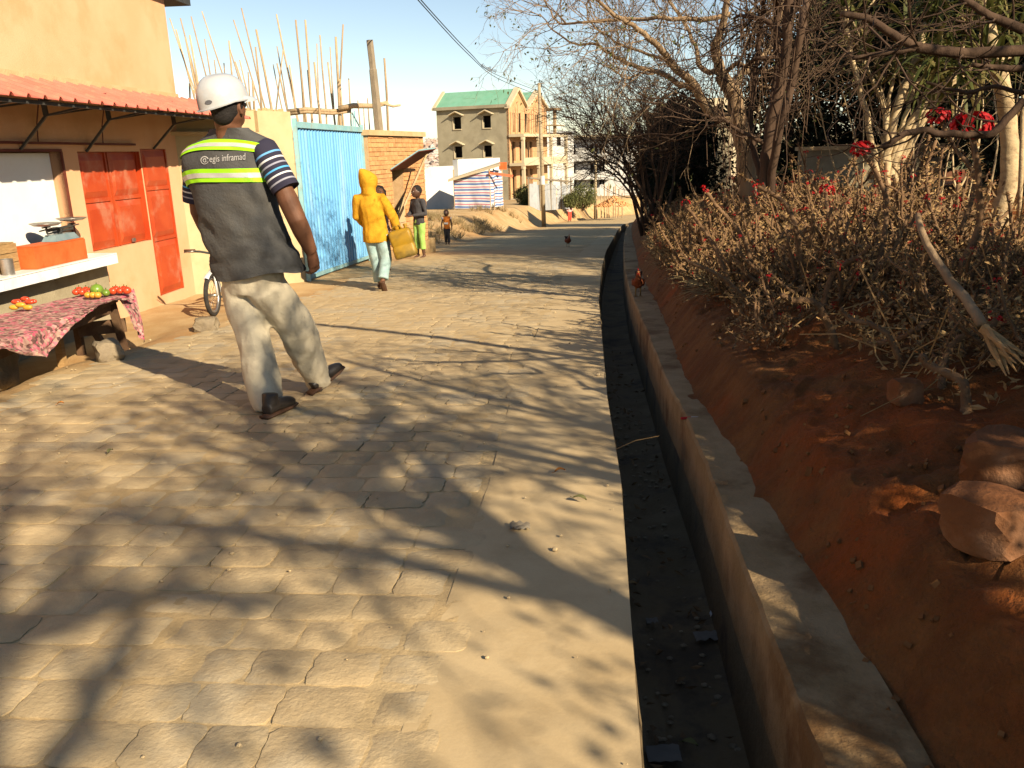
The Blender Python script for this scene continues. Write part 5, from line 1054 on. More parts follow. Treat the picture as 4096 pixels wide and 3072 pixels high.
# ---------------------------------------------------------------- bicycle leaning at the corner of the orange house
mat('tyre', (.02, .018, .016), (.04, .035, .03), 10, .9); mat('bike_paint', (.55, .55, .53), (.6, .6, .58), 5, .4, spec=.5); mat('grip_brown', (.09, .045, .025), rough=.8)
bk = hitz(215, 316, -.235); yb = rad(192); BF = Vector((math.sin(yb), math.cos(yb), 0)); BR = Vector((BF.y, -BF.x, 0))
bi = thing('bicycle', 'small old bicycle with a white front fork parked behind the worker', 'bicycle', bk)
rw = .225; LB = lambda x, y, z: bk + BR * x + BF * y + UZ * z
sF = (BF * math.cos(.22) + BR * -math.sin(.22)); sR2 = Vector((sF.y, -sF.x, 0))
def wheel(c, f, rgt):
    w = bpy.data.objects.new('wheel', None); 
    mb = MB(); mb.loft([[c + f * math.cos(a) * (rw - .022 + .022 * math.cos(q)) + UZ * math.sin(a) * (rw - .022 + .022 * math.cos(q)) + rgt * .022 * math.sin(q) for q in [2 * math.pi * j / 10 for j in range(10)]] for a in [2 * math.pi * i / 40 for i in range(41)]], cap=False); ty = obj('wheel', mb, 'tyre', bi, smooth=True)
    mb = MB(); mb.loft([[c + (f * math.cos(a) + UZ * math.sin(a)) * (rw - .05 + x) + rgt * y for x, y in ((-.008, -.013), (.012, -.015), (.012, .015), (-.008, .013))] for a in [2 * math.pi * i / 32 for i in range(33)]], cap=False)
    for i in range(18): a = i * .349; mb.tube([c + rgt * (.02 if i % 2 else -.02), c + (f * math.cos(a) + UZ * math.sin(a)) * (rw - .05)], .0018, 3)
    mb.tube([c - rgt * .05, c + rgt * .05], .014, 8); obj('rim', mb, 'steel', ty, smooth=True)
fc = LB(0, 0, rw); wheel(fc, sF, sR2); rc = LB(0, -.92, rw); wheel(rc, BF, BR)
hdp = LB(0, -.14, .62); mb = MB()
for sd in (-1, 1): mb.tube([fc + sR2 * sd * .055, fc + sR2 * sd * .05 + UZ * .2, LB(0, -.08, .47) + sR2 * sd * .035], [.012, .014, .014], 8)
mb.tube([LB(0, -.08, .47) - sR2 * .045, LB(0, -.08, .47) + sR2 * .045], .018, 8); mb.loft([[fc + (sF * math.cos(a) + UZ * math.sin(a)) * (rw + .018 + q) + sR2 * e for e, q in ((-.03, -.01), (0, .008), (.03, -.01))] for a in [rad(55 + 6 * i) for i in range(22)]], cap=False, closed=False); obj('fork', mb, 'bike_paint', bi, smooth=True)
mb = MB(); bb_ = LB(0, -.52, .24); sp = LB(0, -.62, .58)
for a, b2, r_t in ((LB(0, -.1, .5), hdp, .018), (LB(0, -.11, .53), bb_, .016), (LB(0, -.13, .6), sp, .014), (bb_, sp, .015), (bb_ + BR * .03, rc + BR * .06, .009), (bb_ - BR * .03, rc - BR * .06, .009), (sp, rc + BR * .06, .008), (sp, rc - BR * .06, .008)): mb.tube([a, b2], r_t, 8)
obj('frame', mb, 'dark_red_frame', bi, smooth=True)
mb = MB(); st0 = hdp; hl = at(184, 252, st0.y + .05); hl = LB(0, -.12, .69) - sR2 * -.30; hr = LB(0, -.12, .69) + sR2 * -.30
mb.tube([hl + UZ * .0, LB(0, -.12, .69) + sR2 * .14 - UZ * .01, LB(0, -.13, .66) + sR2 * .05, LB(0, -.13, .66) - sR2 * .05, LB(0, -.12, .69) - sR2 * .14 - UZ * .01, hr], .012, 8); mb.tube([hdp, LB(0, -.13, .66)], .014, 8); hb_ = obj('handlebar', mb, 'dark_steel', bi, smooth=True)
for e, sd in ((hl, 1), (hr, -1)):
    mb = MB(); mb.tube([e + sR2 * sd * .005, e - sR2 * sd * .11], .018, 8); obj('grip', mb, 'grip_brown', hb_, smooth=True); mb = MB(); mb.tube([e - sR2 * sd * .13, e - sR2 * sd * .1 + sF * .05, e - sR2 * sd * .01 + sF * .06 - UZ * .01], .005, 6); obj('brake_lever', mb, 'steel', hb_, smooth=True)
mb = MB(); mb.tube([sp, sp + UZ * .06], .013, 8); mb.tube([sp + UZ * .08 - BF * .12, sp + UZ * .09, sp + UZ * .075 + BF * .14], [.07, .05, .02], 10, right=BR, ell=(1, .4)); obj('saddle', mb, 'tyre', bi, smooth=True)
mb = MB(); mb.tube([bb_ - BR * .07, bb_ + BR * .07], .016, 8); mb.tube([bb_ + BR * .07, bb_ + BR * .07 + BF * .1 - UZ * .1], .01, 6); mb.box(bb_ + BR * .11 + BF * .1 - UZ * .1, (.08, .05, .02)); mb.tube([bb_ - BR * .07, bb_ - BR * .07 - BF * .1 + UZ * .1], .01, 6); mb.box(bb_ - BR * .11 - BF * .1 + UZ * .1, (.08, .05, .02)); obj('pedal_crank', mb, 'dark_steel', bi)
mb = MB(); mb.tube([bb_ - BR * .04 - BF * .1, LB(-.16, -.62, .0)], .008, 6); obj('kickstand', mb, 'dark_steel', bi)
# ---------------------------------------------------------------- plants
mat('bark_tan', (.21, .135, .075), (.29, .20, .12), 6, .9, .5, 30, stretch=(1, 1, .4)); mat('bark_dark', (.05, .028, .017), (.085, .05, .03), 7, .9, .5, 30, stretch=(1, 1, .4)); mat('bark_pale', (.40, .29, .16), (.50, .38, .22), 7, .9, .5, 25, c3=(.2, .14, .08), s3=9, f3=.7, stretch=(1, 1, 1.6))
mat('thorn_stem', (.12, .065, .032), (.18, .105, .055), 16, .9, .5, 40); mat('thorn_tan', (.25, .145, .056), (.35, .215, .095), 8, .9); mat('dry_leaf', (.33, .20, .085), (.43, .285, .13), 5, .9, c3=(.22, .11, .045), s3=3, f3=.8, trans=.2); mat('straw', (.38, .28, .14), (.46, .35, .18), 7, .9, trans=.2)
mat('leaf_shade_dark', (.006, .010, .004), (.012, .018, .007), 4, .8, trans=.15); mat('leaf_olive', (.06, .075, .022), (.09, .105, .03), 4, .7, trans=.3); mat('strap_green', (.06, .075, .018), (.11, .115, .03), 3, .6, trans=.3, c3=(.26, .19, .08), s3=3, f3=.8); mat('flower_red', (.36, .005, .008), (.42, .012, .014), 9, .6, trans=.2)  # evergreen leaves near black: deep shade put into their colour
mat('leaf_fleck', (.10, .12, .035), (.16, .16, .06), 5, .7, trans=.3); mat('shrub_green', (.12, .14, .045), (.19, .18, .07), 2, .9, trans=.2)
RA = random.Random(11)
def rv(): return Vector((RA.gauss(0, 1), RA.gauss(0, 1), RA.gauss(0, 1))).normalized()
def grow(mb, p, d, L, r, dep, kids=3, wob=.22, trop=.05, ang=.7, lr=.66, tips=None, seg=4, rr=.6, hang=0.0):
    pts = [p.copy()]; dirs = [d.copy()]; q = p.copy(); d = d.copy()
    for i in range(seg):
        d = (d + rv() * wob + UZ * trop - UZ * hang).normalized(); q = q + d * (L / seg); pts.append(q.copy()); dirs.append(d.copy())
    mb.tube(pts, [r * (1 - .55 * i / seg) for i in range(seg + 1)], 5 if r > .012 else 3, cap=False)
    if tips is not None and dep <= 1: tips.append((q.copy(), d.copy()))
    if dep <= 0: return
    for k in range(kids):
        t = RA.uniform(.35, 1) * seg; i = min(int(t), seg - 1); b = pts[i].lerp(pts[i + 1], t - i); a = rv(); a = (a - dirs[i] * a.dot(dirs[i])).normalized(); an = ang * RA.uniform(.6, 1.3)
        grow(mb, b, (dirs[i] * math.cos(an) + a * math.sin(an)).normalized(), L * lr * RA.uniform(.7, 1.15), max(.0016, r * rr), dep - 1, kids, wob, trop, ang, lr, tips, seg, rr, hang)
def limb(mb, pts, r0_, r1, n=8, wob=.012):
    P = []; m_ = len(pts)
    for i in range(m_ - 1):
        a0, a1, a2, a3 = pts[max(i - 1, 0)], pts[i], pts[i + 1], pts[min(i + 2, m_ - 1)]
        for k in range(4):
            t = k / 4; P.append(.5 * ((2 * a1) + (a2 - a0) * t + (2 * a0 - 5 * a1 + 4 * a2 - a3) * t * t + (3 * a1 - a0 - 3 * a2 + a3) * t ** 3) + rv() * wob)
    P.append(pts[-1]); mb.tube(P, [lerp(r0_, r1, i / (len(P) - 1)) for i in range(len(P))], n, cap=True); return P
def sprout(mb, P, n, L, r, dep, tips, bias=None, t0=.15, **k):
    for i in range(n):
        t = RA.uniform(t0, 1) * (len(P) - 1); j = min(int(t), len(P) - 2); b = P[j].lerp(P[j + 1], t - j); d = (P[j + 1] - P[j]).normalized(); a = rv(); a = (a - d * a.dot(d)).normalized(); dd = (d * .6 + a * .9 + (bias or Vector((0, 0, .15)))).normalized()
        grow(mb, b, dd, L * RA.uniform(.6, 1.2), r, dep, tips=tips, **k)
def leafmesh(name, C_, D_, ln, wd, m, parent=None, kind='stuff', fold=.25):   # many small leaf-shaped faces
    n = len(C_); C_ = np.array(C_); D_ = np.array(D_); D_ /= np.linalg.norm(D_, axis=1)[:, None] + 1e-9
    A = rng.normal(size=(n, 3)); Wd = np.cross(D_, A); Wd /= np.linalg.norm(Wd, axis=1)[:, None] + 1e-9; Nn = np.cross(D_, Wd); l = ln * rng.uniform(.6, 1.3, n)[:, None]; w = wd * rng.uniform(.7, 1.2, n)[:, None]
    v = np.stack([C_, C_ + D_ * l * .45 + Wd * w * .5 + Nn * w * fold, C_ + D_ * l, C_ + D_ * l * .45 - Wd * w * .5 + Nn * w * fold], 1).reshape(-1, 3)
    l0 = root_loc(parent); v = v - np.array(l0); f = [(4 * i, 4 * i + 1, 4 * i + 2, 4 * i + 3) for i in range(n)]
    me = bpy.data.meshes.new(name); me.from_pydata(v.tolist(), [], f); me.update(); return link(name, me, m, parent, kind)
def crown(parent, name, c, R_, n_cl, n_lf, m, ln, wd, clr=.45, shell=.5, droop=.3):
    cs = []; ds = []
    for i in range(n_cl):
        d = rv(); k = RA.uniform(shell, 1) ** .6; cc = Vector(c) + Vector((d.x * R_[0], d.y * R_[1], d.z * R_[2])) * k; cr_ = clr * RA.uniform(.6, 1.3)
        for j in range(n_lf): o = rv() * (RA.random() ** .5) * cr_; cs.append(cc + o); ds.append(o.normalized() + rv() * .8 - UZ * droop)
    return leafmesh(name, [tuple(p) for p in cs], [tuple(p) for p in ds], ln, wd, m, parent)
P2 = lambda k, ox, oy, l, y: [at((ox + a / k) / 4, (oy + b / k) / 4, y + (c[0] if c else 0)) for a, b, *c in l]
# ---- big bare tree
T = thing('bare_tree', 'large leafless tree with pale spreading branches on the bank', 'tree', (2.5, 9.4, .7))
K = lambda *l: P2(2.212, 2100, 0, l, 9.4)
mb = MB(); tips = []
tr = K((1990, 1750), (1950, 1350), (1880, 1050), (1850, 850), (1740, 660)); tr[0].z -= .2; limb(mb, tr, .115, .075, 10)
obj('trunk', mb, 'bark_tan', T, smooth=True); mb = MB()
LM = [(K((1740, 660), (1680, 450, -.2), (1740, 250, -.3), (1800, -40, -.4)), .06, .03), (K((1880, 1050), (1640, 1000), (1500, 760, -.1), (1300, 560, -.3), (1180, 400, -.5), (1000, 260, -.7), (800, 130, -.9), (560, -60, -1.2)), .06, .012), (K((1500, 760), (1400, 760, .1), (1200, 650, .3), (1000, 590, .4), (800, 510, .5), (620, 390, .6), (440, 390, .7), (250, 260, .8), (130, 120, .9)), .035, .005), (K((1200, 650, .3), (1020, 650, .2), (880, 685, .1), (760, 600)), .014, .005),
      (K((1800, 130, -.3), (1550, 170, -.4), (1350, 170, -.5), (1080, 160, -.4), (700, 180, -.3), (480, 200, -.2), (330, 205), (240, 130), (170, -20)), .028, .005), (K((1700, 640), (1560, 600, .2), (1500, 400, .4), (1400, 200, .5), (1250, -40, .7)), .032, .014), (K((1840, 830), (1950, 600, .4), (2100, 500, .6), (2220, 300, .8), (2300, -60, 1)), .045, .02), (K((1760, 640), (1900, 560, -.2), (1990, 650, -.3), (2100, 760, -.4), (2200, 780, -.4)), .026, .012), (K((1300, 560, -.3), (1150, 500), (900, 420, .2), (700, 300, .3), (560, 180, .4), (540, 40, .4)), .02, .005)]
for i, (pts, a, b2) in enumerate(LM):
    Pq = limb(mb, pts, a, b2, 7)
    sprout(mb, Pq, 22 if i in (1, 2, 4) else 12, .62 if i in (2, 3, 4, 8) else .85, .0065, 3, tips, kids=3, bias=Vector((.02, 0, .12)), wob=.3, trop=.03, ang=.75)
obj('branches', mb, 'bark_tan', T, smooth=True)
cs = []; ds = []
for q, d in tips:
    if RA.random() < .16:
        for k in range(2): cs.append(tuple(q + rv() * .05)); ds.append(tuple(d + rv() * .7 - UZ * .4))
leafmesh('last_leaves', cs, ds, .05, .022, 'leaf_fleck', T)
# ---- bare shrub where the road bends
T = thing('bare_shrub', 'leafless many stemmed shrub where the drain bends', 'shrub', (2.85, 17, -.45)); mb = MB(); tips = []
for i, (x1, y1) in enumerate([(572, 116), (577, 99), (590, 92), (603, 100), (616, 80), (632, 88), (646, 87), (659, 97), (672, 110), (579, 135), (588, 150), (597, 165), (680, 95), (610, 120), (668, 130), (628, 118)]):
    y_ = 17 + RA.uniform(-1, 1); a = at(648 + RA.uniform(-10, 22), 236, 17); b2 = at(x1, y1, y_); m_ = a.lerp(b2, .45) + Vector((.12, 0, .22)) + rv() * .12; m2 = a.lerp(b2, .75) + Vector((.05, 0, .12)) + rv() * .1
    Pq = limb(mb, [a, m_, m2, b2], .035, .005, 6, .02); sprout(mb, Pq, 24, .8, .009, 2, tips, kids=3, wob=.35, trop=.03, t0=.3, bias=Vector((-.05, 0, .2)))
obj('branches', mb, 'bark_dark', T, smooth=True)
# ---- dark many stemmed tree with hanging vines
T = thing('dark_tree', 'dark leaning tree with hanging vines beside the large bare tree', 'tree', (2.5, 7.8, .6)); K = lambda *l: P2(2.073, 2600, 0, l, 7.8); mb = MB(); tips = []
for pts, a, b2 in [(K((950, 1650), (960, 1300), (1010, 1000), (1100, 600), (1140, 300), (1150, -60)), .06, .04), (K((980, 1650), (1060, 1150, -.2), (1120, 900, -.3), (1200, 600, -.3), (1260, 200, -.4), (1300, -60)), .04, .03), (K((940, 1550), (860, 1200, .2), (830, 1000, .3), (880, 600, .4), (930, 100, .4), (950, -60)), .032, .018), (K((1000, 1000), (1040, 700, .3), (1060, 400, .4), (1050, 100, .5), (1040, -80)), .04, .03), (K((1130, 300), (1000, 200, .1), (820, 130, .3), (700, 150, .5)), .03, .012), (K((1100, 500), (930, 480), (800, 540, .2), (720, 560, .4)), .022, .008), (K((960, 1200), (700, 1050), (560, 980), (430, 960)), .022, .01)]:
    Pq = limb(mb, pts, a, b2, 7); sprout(mb, Pq, 9, 1.0, .008, 2, tips, kids=3, wob=.25, trop=.02)
obj('stems', mb, 'bark_dark', T, smooth=True)
mb = MB()
for i in range(80):
    x0 = RA.uniform(716, 815); y_ = 7.8 + RA.uniform(-.8, 2.2); a = at(x0, RA.uniform(-60, 60), y_); L_ = RA.uniform(.5, 1.5); b2 = a + Vector((RA.uniform(-.16, .16), 0, -L_)); mb.tube([a, a.lerp(b2, .35) + rv() * .07, a.lerp(b2, .7) + rv() * .07, b2], .0045, 3, cap=False)
obj('vines', mb, 'bark_dark', T, smooth=True, kind='stuff')
# ---- pale stemmed dragon plants with strap leaves
def straps(parent, spots, n, L, m='strap_green'):
    mb = MB()
    for p, up_ in spots:
        for i in range(n):
            d = (rv() * 1.0 + up_ * .8); d.normalize(); s = d.cross(UZ)
            s = s.normalized() if s.length > .05 else Vector((1, 0, 0)); l = L * RA.uniform(.6, 1.2); pts = []; q = p.copy()
            for k in range(5): pts.append(q.copy()); q = q + d * (l / 4); d = (d - UZ * .32).normalized()
            w = [.010, .016, .015, .010, .002]; mb.loft([[a - s * w[k], a + UZ * .004, a + s * w[k]] for k, a in enumerate(pts)], cap=False, closed=False)
    return obj('leaf_crowns', mb, m, parent, smooth=True, kind='stuff')
T = thing('dragon_plant', 'pale many stemmed plant with strap leaves fanning out before the garden wall', 'plant', (3.85, 8.1, .55)); K = lambda *l: P2(2.212, 3096, 0, l, 8.0); mb = MB(); spots = []
base = at(893, 226, 8.1)
for pts, a, b2 in [(K((850, 1150), (700, 550), (640, 200), (610, 60)), .022, .012), (K((1000, 1230), (930, 850), (800, 540)), .022, .012), (K((1040, 1200), (1100, 900), (1280, 470), (1330, 200)), .036, .02), (K((1180, 1150), (1400, 850), (1700, 620), (1850, 480)), .03, .014), (K((1100, 1200), (1200, 900), (1260, 640), (1300, 560)), .018, .01), (K((1200, 1180), (1380, 960), (1560, 800)), .02, .01), (K((1000, 1100), (1030, 800), (1060, 650)), .014, .01), (K((1300, 1100), (1500, 760), (1640, 520), (1700, 300)), .022, .012), (K((1350, 1050), (1700, 640), (1900, 600), (2100, 500)), .016, .01)]:
    st_ = [at(893 + RA.uniform(-8, 14), 224, 8.05), at(885 + (pts[0].x - 3.6) * 40, 175, 8.05)] + pts; Pq = limb(mb, st_, a * 1.6, b2 * 1.35, 7); spots.append((Pq[-1], UZ))
    for k in range(2): j = RA.randint(len(Pq) // 2, len(Pq) - 1); d_ = (rv() * .6 + UZ); q = Pq[j] + d_ * .35; mb.tube([Pq[j], Pq[j] + d_ * .18 + rv() * .03, q], [b2, b2 * .8, b2 * .7], 5); spots.append((q, UZ))
obj('stems', mb, 'bark_pale', T, smooth=True); straps(T, spots, 11, .45)
T = thing('palm_trunk_plant', 'thick pale ringed trunk with drooping strap leaves at the right edge', 'tree', (4.45, 7.6, .55)); mb = MB(); pts = [at(996, 232, 7.5), at(1003, 205, 7.5), at(1010, 172, 7.5), at(1008, 120, 7.6), at(1000, 75, 7.6), at(986, 15, 7.7), at(980, -70, 7.7)]
limb(mb, pts, .088, .055, 12, .006); mb.tube([at(1018, 222, 7.3), at(1021, 180, 7.3), at(1024, 90, 7.4)], [.02, .022, .02], 7); obj('trunk', mb, 'bark_pale', T, smooth=True)
straps(T, [(at(RA.uniform(925, 1035), RA.uniform(-50, 75), 7.3 + RA.uniform(-.4, .9)), UZ * .3) for i in range(30)], 10, .5)
T = thing('bare_thicket', 'thicket of thin tan canes and dry branches behind the large red flowers', 'thicket', (4.0, 7.4, .6)); mb = MB(); tips = []
for i in range(20):
    x0 = RA.uniform(845, 1015); y_ = RA.uniform(5.6, 9.2); a = on_ground(x0, RA.uniform(205, 228)); a = Vector((a.x, a.y, a.z)); b2 = at(x0 + RA.gauss(18, 46), RA.uniform(-50, 120), a.y + RA.uniform(-.6, .6)); m_ = a.lerp(b2, .5) + rv() * .14
    Pq = limb(mb, [a, m_, b2], RA.uniform(.008, .018), .004, 5, .01); sprout(mb, Pq, 3, .4, .004, 1, tips, kids=2, wob=.3, t0=.4)
obj('canes', mb, 'bark_pale', T, smooth=True); mb = MB()
for i in range(16):
    a = at(RA.uniform(860, 1030), RA.uniform(-60, 30), RA.uniform(4.5, 8.5)); d = (rv() + Vector((0, 0, -.3))).normalized(); grow(mb, a, d, RA.uniform(.5, 1.1), .008, 2, kids=3, wob=.3, trop=0)
obj('dead_branches', mb, 'bark_dark', T, smooth=True, kind='stuff')
cs = [tuple(q + rv() * .03) for q, d in tips if RA.random() < .5]; leafmesh('last_leaves', cs, [tuple(rv() - UZ * .8) for i in cs], .09, .03, 'dry_leaf', T)
# ---- near branch of a tree standing just outside the picture on the right
T = thing('leaning_tree', 'dark bare branches reaching in from the right edge of the bank', 'tree', (2.75, 3.3, .7)); K = lambda *l: P2(2.212, 3096, 0, l, 3.3); mb = MB(); tips = []
e = Vector((2.7, 3.2, 1.82)); limb(mb, [Vector((2.85, 3.3, .4)), Vector((2.78, 3.3, 1.2)), e, Vector((2.5, 3.0, 2.9)), Vector((2.2, 2.6, 4.0))], .06, .04, 9); obj('trunk', mb, 'bark_dark', T, smooth=True); mb = MB()
for pts, a, b2 in [([e] + K((2212, 440), (1400, 440), (1250, 400), (1050, 300), (800, 160), (600, 120)), .024, .011), (K((1250, 430), (1000, 470), (700, 515)), .012, .008), (K((2212, 260, .2), (1900, 130, .2), (1650, -20, .2)), .02, .012), (K((2212, 600, .3), (1950, 600, .3), (1750, 570, .3)), .016, .009), (K((2212, 880), (2000, 1120), (1850, 1200), (1500, 1180), (1240, 1160), (960, 1300)), .016, .012), (K((2212, 820, .2), (1950, 770, .2), (1700, 815, .2), (1350, 730, .2)), .010, .006)]:
    Pq = limb(mb, pts, a, b2, 7, .004); sprout(mb, Pq, 7, .35, .005, 1, tips, kids=2, wob=.3)
obj('branches', mb, 'bark_dark', T, smooth=True)
# ---- fallen grey log with a splintered orange end
T = thing('fallen_branch', 'thick grey fallen branch with a splintered pale end on the near bank', 'branch', at(960, 290, 3.1)); mb = MB(); pts = [at(918, 215, 3.5), at(921, 229, 3.4), at(932, 253, 3.3), at(950, 280, 3.15), at(968, 301.6, 3.05), at(982, 326, 2.95)]; limb(mb, pts, .012, .020, 9, .002); obj('log', mb, 'bark_tan', T, smooth=True)
mb = MB()
for i in range(12): a = pts[-1] + rv() * .012; b2 = at(1020 + RA.uniform(-16, 6), 368 + RA.uniform(-22, 8), 2.72); mb.tube([a, a.lerp(b2, .5) + rv() * .012, b2], [.012, .011, .002], 4, ell=(1, .4))
obj('splinters', mb, 'raw_wood', T, kind='stuff')
# ---- leafy evergreens behind the wall, beside the road, and unseen plants added for their shade
def leafy(label, p, h, R_, m, n_cl, n_lf, tr=.12, name='evergreen_tree', bark='bark_dark', ln=.13, wd=.06, trunk_lean=(0, 0), clr=.5, shell=.45, limbs=9):
    p = Vector(p); T = thing(name, label, 'tree', p); mb = MB(); c = p + Vector((trunk_lean[0], trunk_lean[1], h)); tips = []
    Pq = limb(mb, [p - UZ * .3, p.lerp(c, .4) + rv() * .1, p.lerp(c, .75) + rv() * .1, c], tr, tr * .45, 9)
    obj('trunk', mb, bark, T, smooth=True); mb = MB()
    for i in range(limbs): a = Pq[len(Pq) // 2 + i % (len(Pq) // 2)]; d = rv(); b2 = c + Vector((d.x * R_[0], d.y * R_[1], d.z * R_[2])) * .8; Pl = limb(mb, [a, a.lerp(b2, .5) + UZ * .15, b2], tr * .35, .012, 6, .03); sprout(mb, Pl, 6, .6, .01, 1, tips, kids=3)
    obj('limbs', mb, bark, T, smooth=True); crown(T, 'crown', c, R_, n_cl, n_lf, m, ln, wd, clr, shell); return T
leafy('dark evergreen bush at the left end of the garden wall', (5.7, 17.2, .2), 1.6, (1.1, 1.0, 1.7), 'leaf_shade_dark', 70, 100, tr=.07); leafy('wide dark evergreen bush at the right end of the garden wall', (9.6, 14.8, .7), 1.7, (2.3, 1.2, 1.9), 'leaf_shade_dark', 110, 110, tr=.08)
leafy('dark evergreen filling the gap behind the pale dragon plant', (5.5, 11.6, .6), 2.7, (1.35, 1.0, 1.5), 'leaf_shade_dark', 100, 110, tr=.08); leafy('dark evergreen bush right of the garden wall behind the palm trunk', (7.6, 12.2, .8), 1.6, (1.3, 1.0, 1.6), 'leaf_shade_dark', 80, 110, tr=.08)
leafy('dense dark evergreen rising behind the middle of the garden wall', (10.6, 22, .9), 4.2, (2.6, 2.2, 3.6), 'leaf_shade_dark', 130, 110); leafy('dense dark evergreen behind the right part of the garden wall', (14.5, 20, 1), 4.0, (3.0, 2.4, 3.6), 'leaf_shade_dark', 130, 110)
leafy('tall dark evergreen filling the top right behind the palm trunk', (8.6, 12.5, 1), 5.2, (2.6, 2.0, 2.6), 'leaf_shade_dark', 120, 110); leafy('low dark evergreen against the garden wall at the right edge', (10.8, 13.6, 1), 2.4, (2.2, 1.2, 1.8), 'leaf_shade_dark', 70, 100)
leafy('dark evergreen beyond the big bare tree, above the garden wall', (8.2, 18.5, .6), 3.6, (1.7, 1.6, 3.0), 'leaf_shade_dark', 90, 110)
leafy('unseen evergreen added outside the right edge to shade the plants behind', (9.0, 7.2, 1.2), 4.2, (2.0, 2.0, 2.6), 'leaf_shade_dark', 110, 110, clr=.55); leafy('second unseen evergreen added further right for its shade', (12.0, 9.0, 1.3), 4.4, (2.4, 2.2, 2.8), 'leaf_shade_dark', 110, 110, clr=.55)  # both stand out of view, put in to darken the foliage behind
leafy('evergreen behind the dark leaning tree', (6.9, 16.8, .4), 4.6, (1.5, 1.6, 2.2), 'leaf_shade_dark', 90, 110, clr=.5)
leafy('tall evergreen by the far bend, hidden behind the bare trees', (8.6, 24.5, -.2), 5.2, (1.9, 2.2, 2.4), 'leaf_shade_dark', 110, 100, clr=.5)
for i, (x_, y_) in enumerate(((3.0, -3.6), (3.05, -2.2), (3.0, -.9), (3.1, .3), (3.05, 1.4), (3.15, 2.5), (3.2, 3.4))):  # bushes out of view, added and sized to shade the near bank
    p = Vector((x_, y_, gz(x_, y_))); T = thing('bank_shade_bush', 'unseen bush added right of the viewpoint to shade the near bank', 'bush', p, 'unseen bushes shading the near bank'); mb = MB()
    for k in range(8): d = (rv() + UZ * 1.3).normalized(); mb.tube([p - UZ * .1, p + d * .5, p + d * 1.0 + rv() * .1], [.02, .014, .006], 5)
    obj('stems', mb, 'bark_dark', T); crown(T, 'crown', p + UZ * .8, (.42, .75, .85), 52, 62, 'leaf_olive', .07, .032, .24, .1)
leafy('low dark evergreen behind the left end of the garden wall', (7.4, 17.6, .4), 2.0, (1.7, 1.1, 1.9), 'leaf_shade_dark', 80, 110, tr=.08); leafy('low dark evergreen behind the middle of the garden wall', (10.2, 18.0, .5), 2.2, (2.2, 1.2, 2.1), 'leaf_shade_dark', 90, 110, tr=.08); leafy('low dark evergreen behind the right end of the garden wall', (13.6, 17.6, .6), 2.4, (2.4, 1.2, 2.2), 'leaf_shade_dark', 90, 110, tr=.08)
for i, y_ in enumerate((19.5, 22, 24.5, 27, 30, 33.5, 37)):
    x_ = xr(y_) + DW + KW + 1.15; leafy('dense dark bush on the bank behind the bare shrub at the bend', (x_, y_, gz(x_, y_)), 1.45, (.85, 1.1, 1.35), 'leaf_shade_dark', 60, 80, tr=.07, name='roadside_bush', clr=.4)
for o_ in C.objects:
    if o_.name.startswith('roadside_bush'): o_['group'] = 'dark bushes along the far bank'
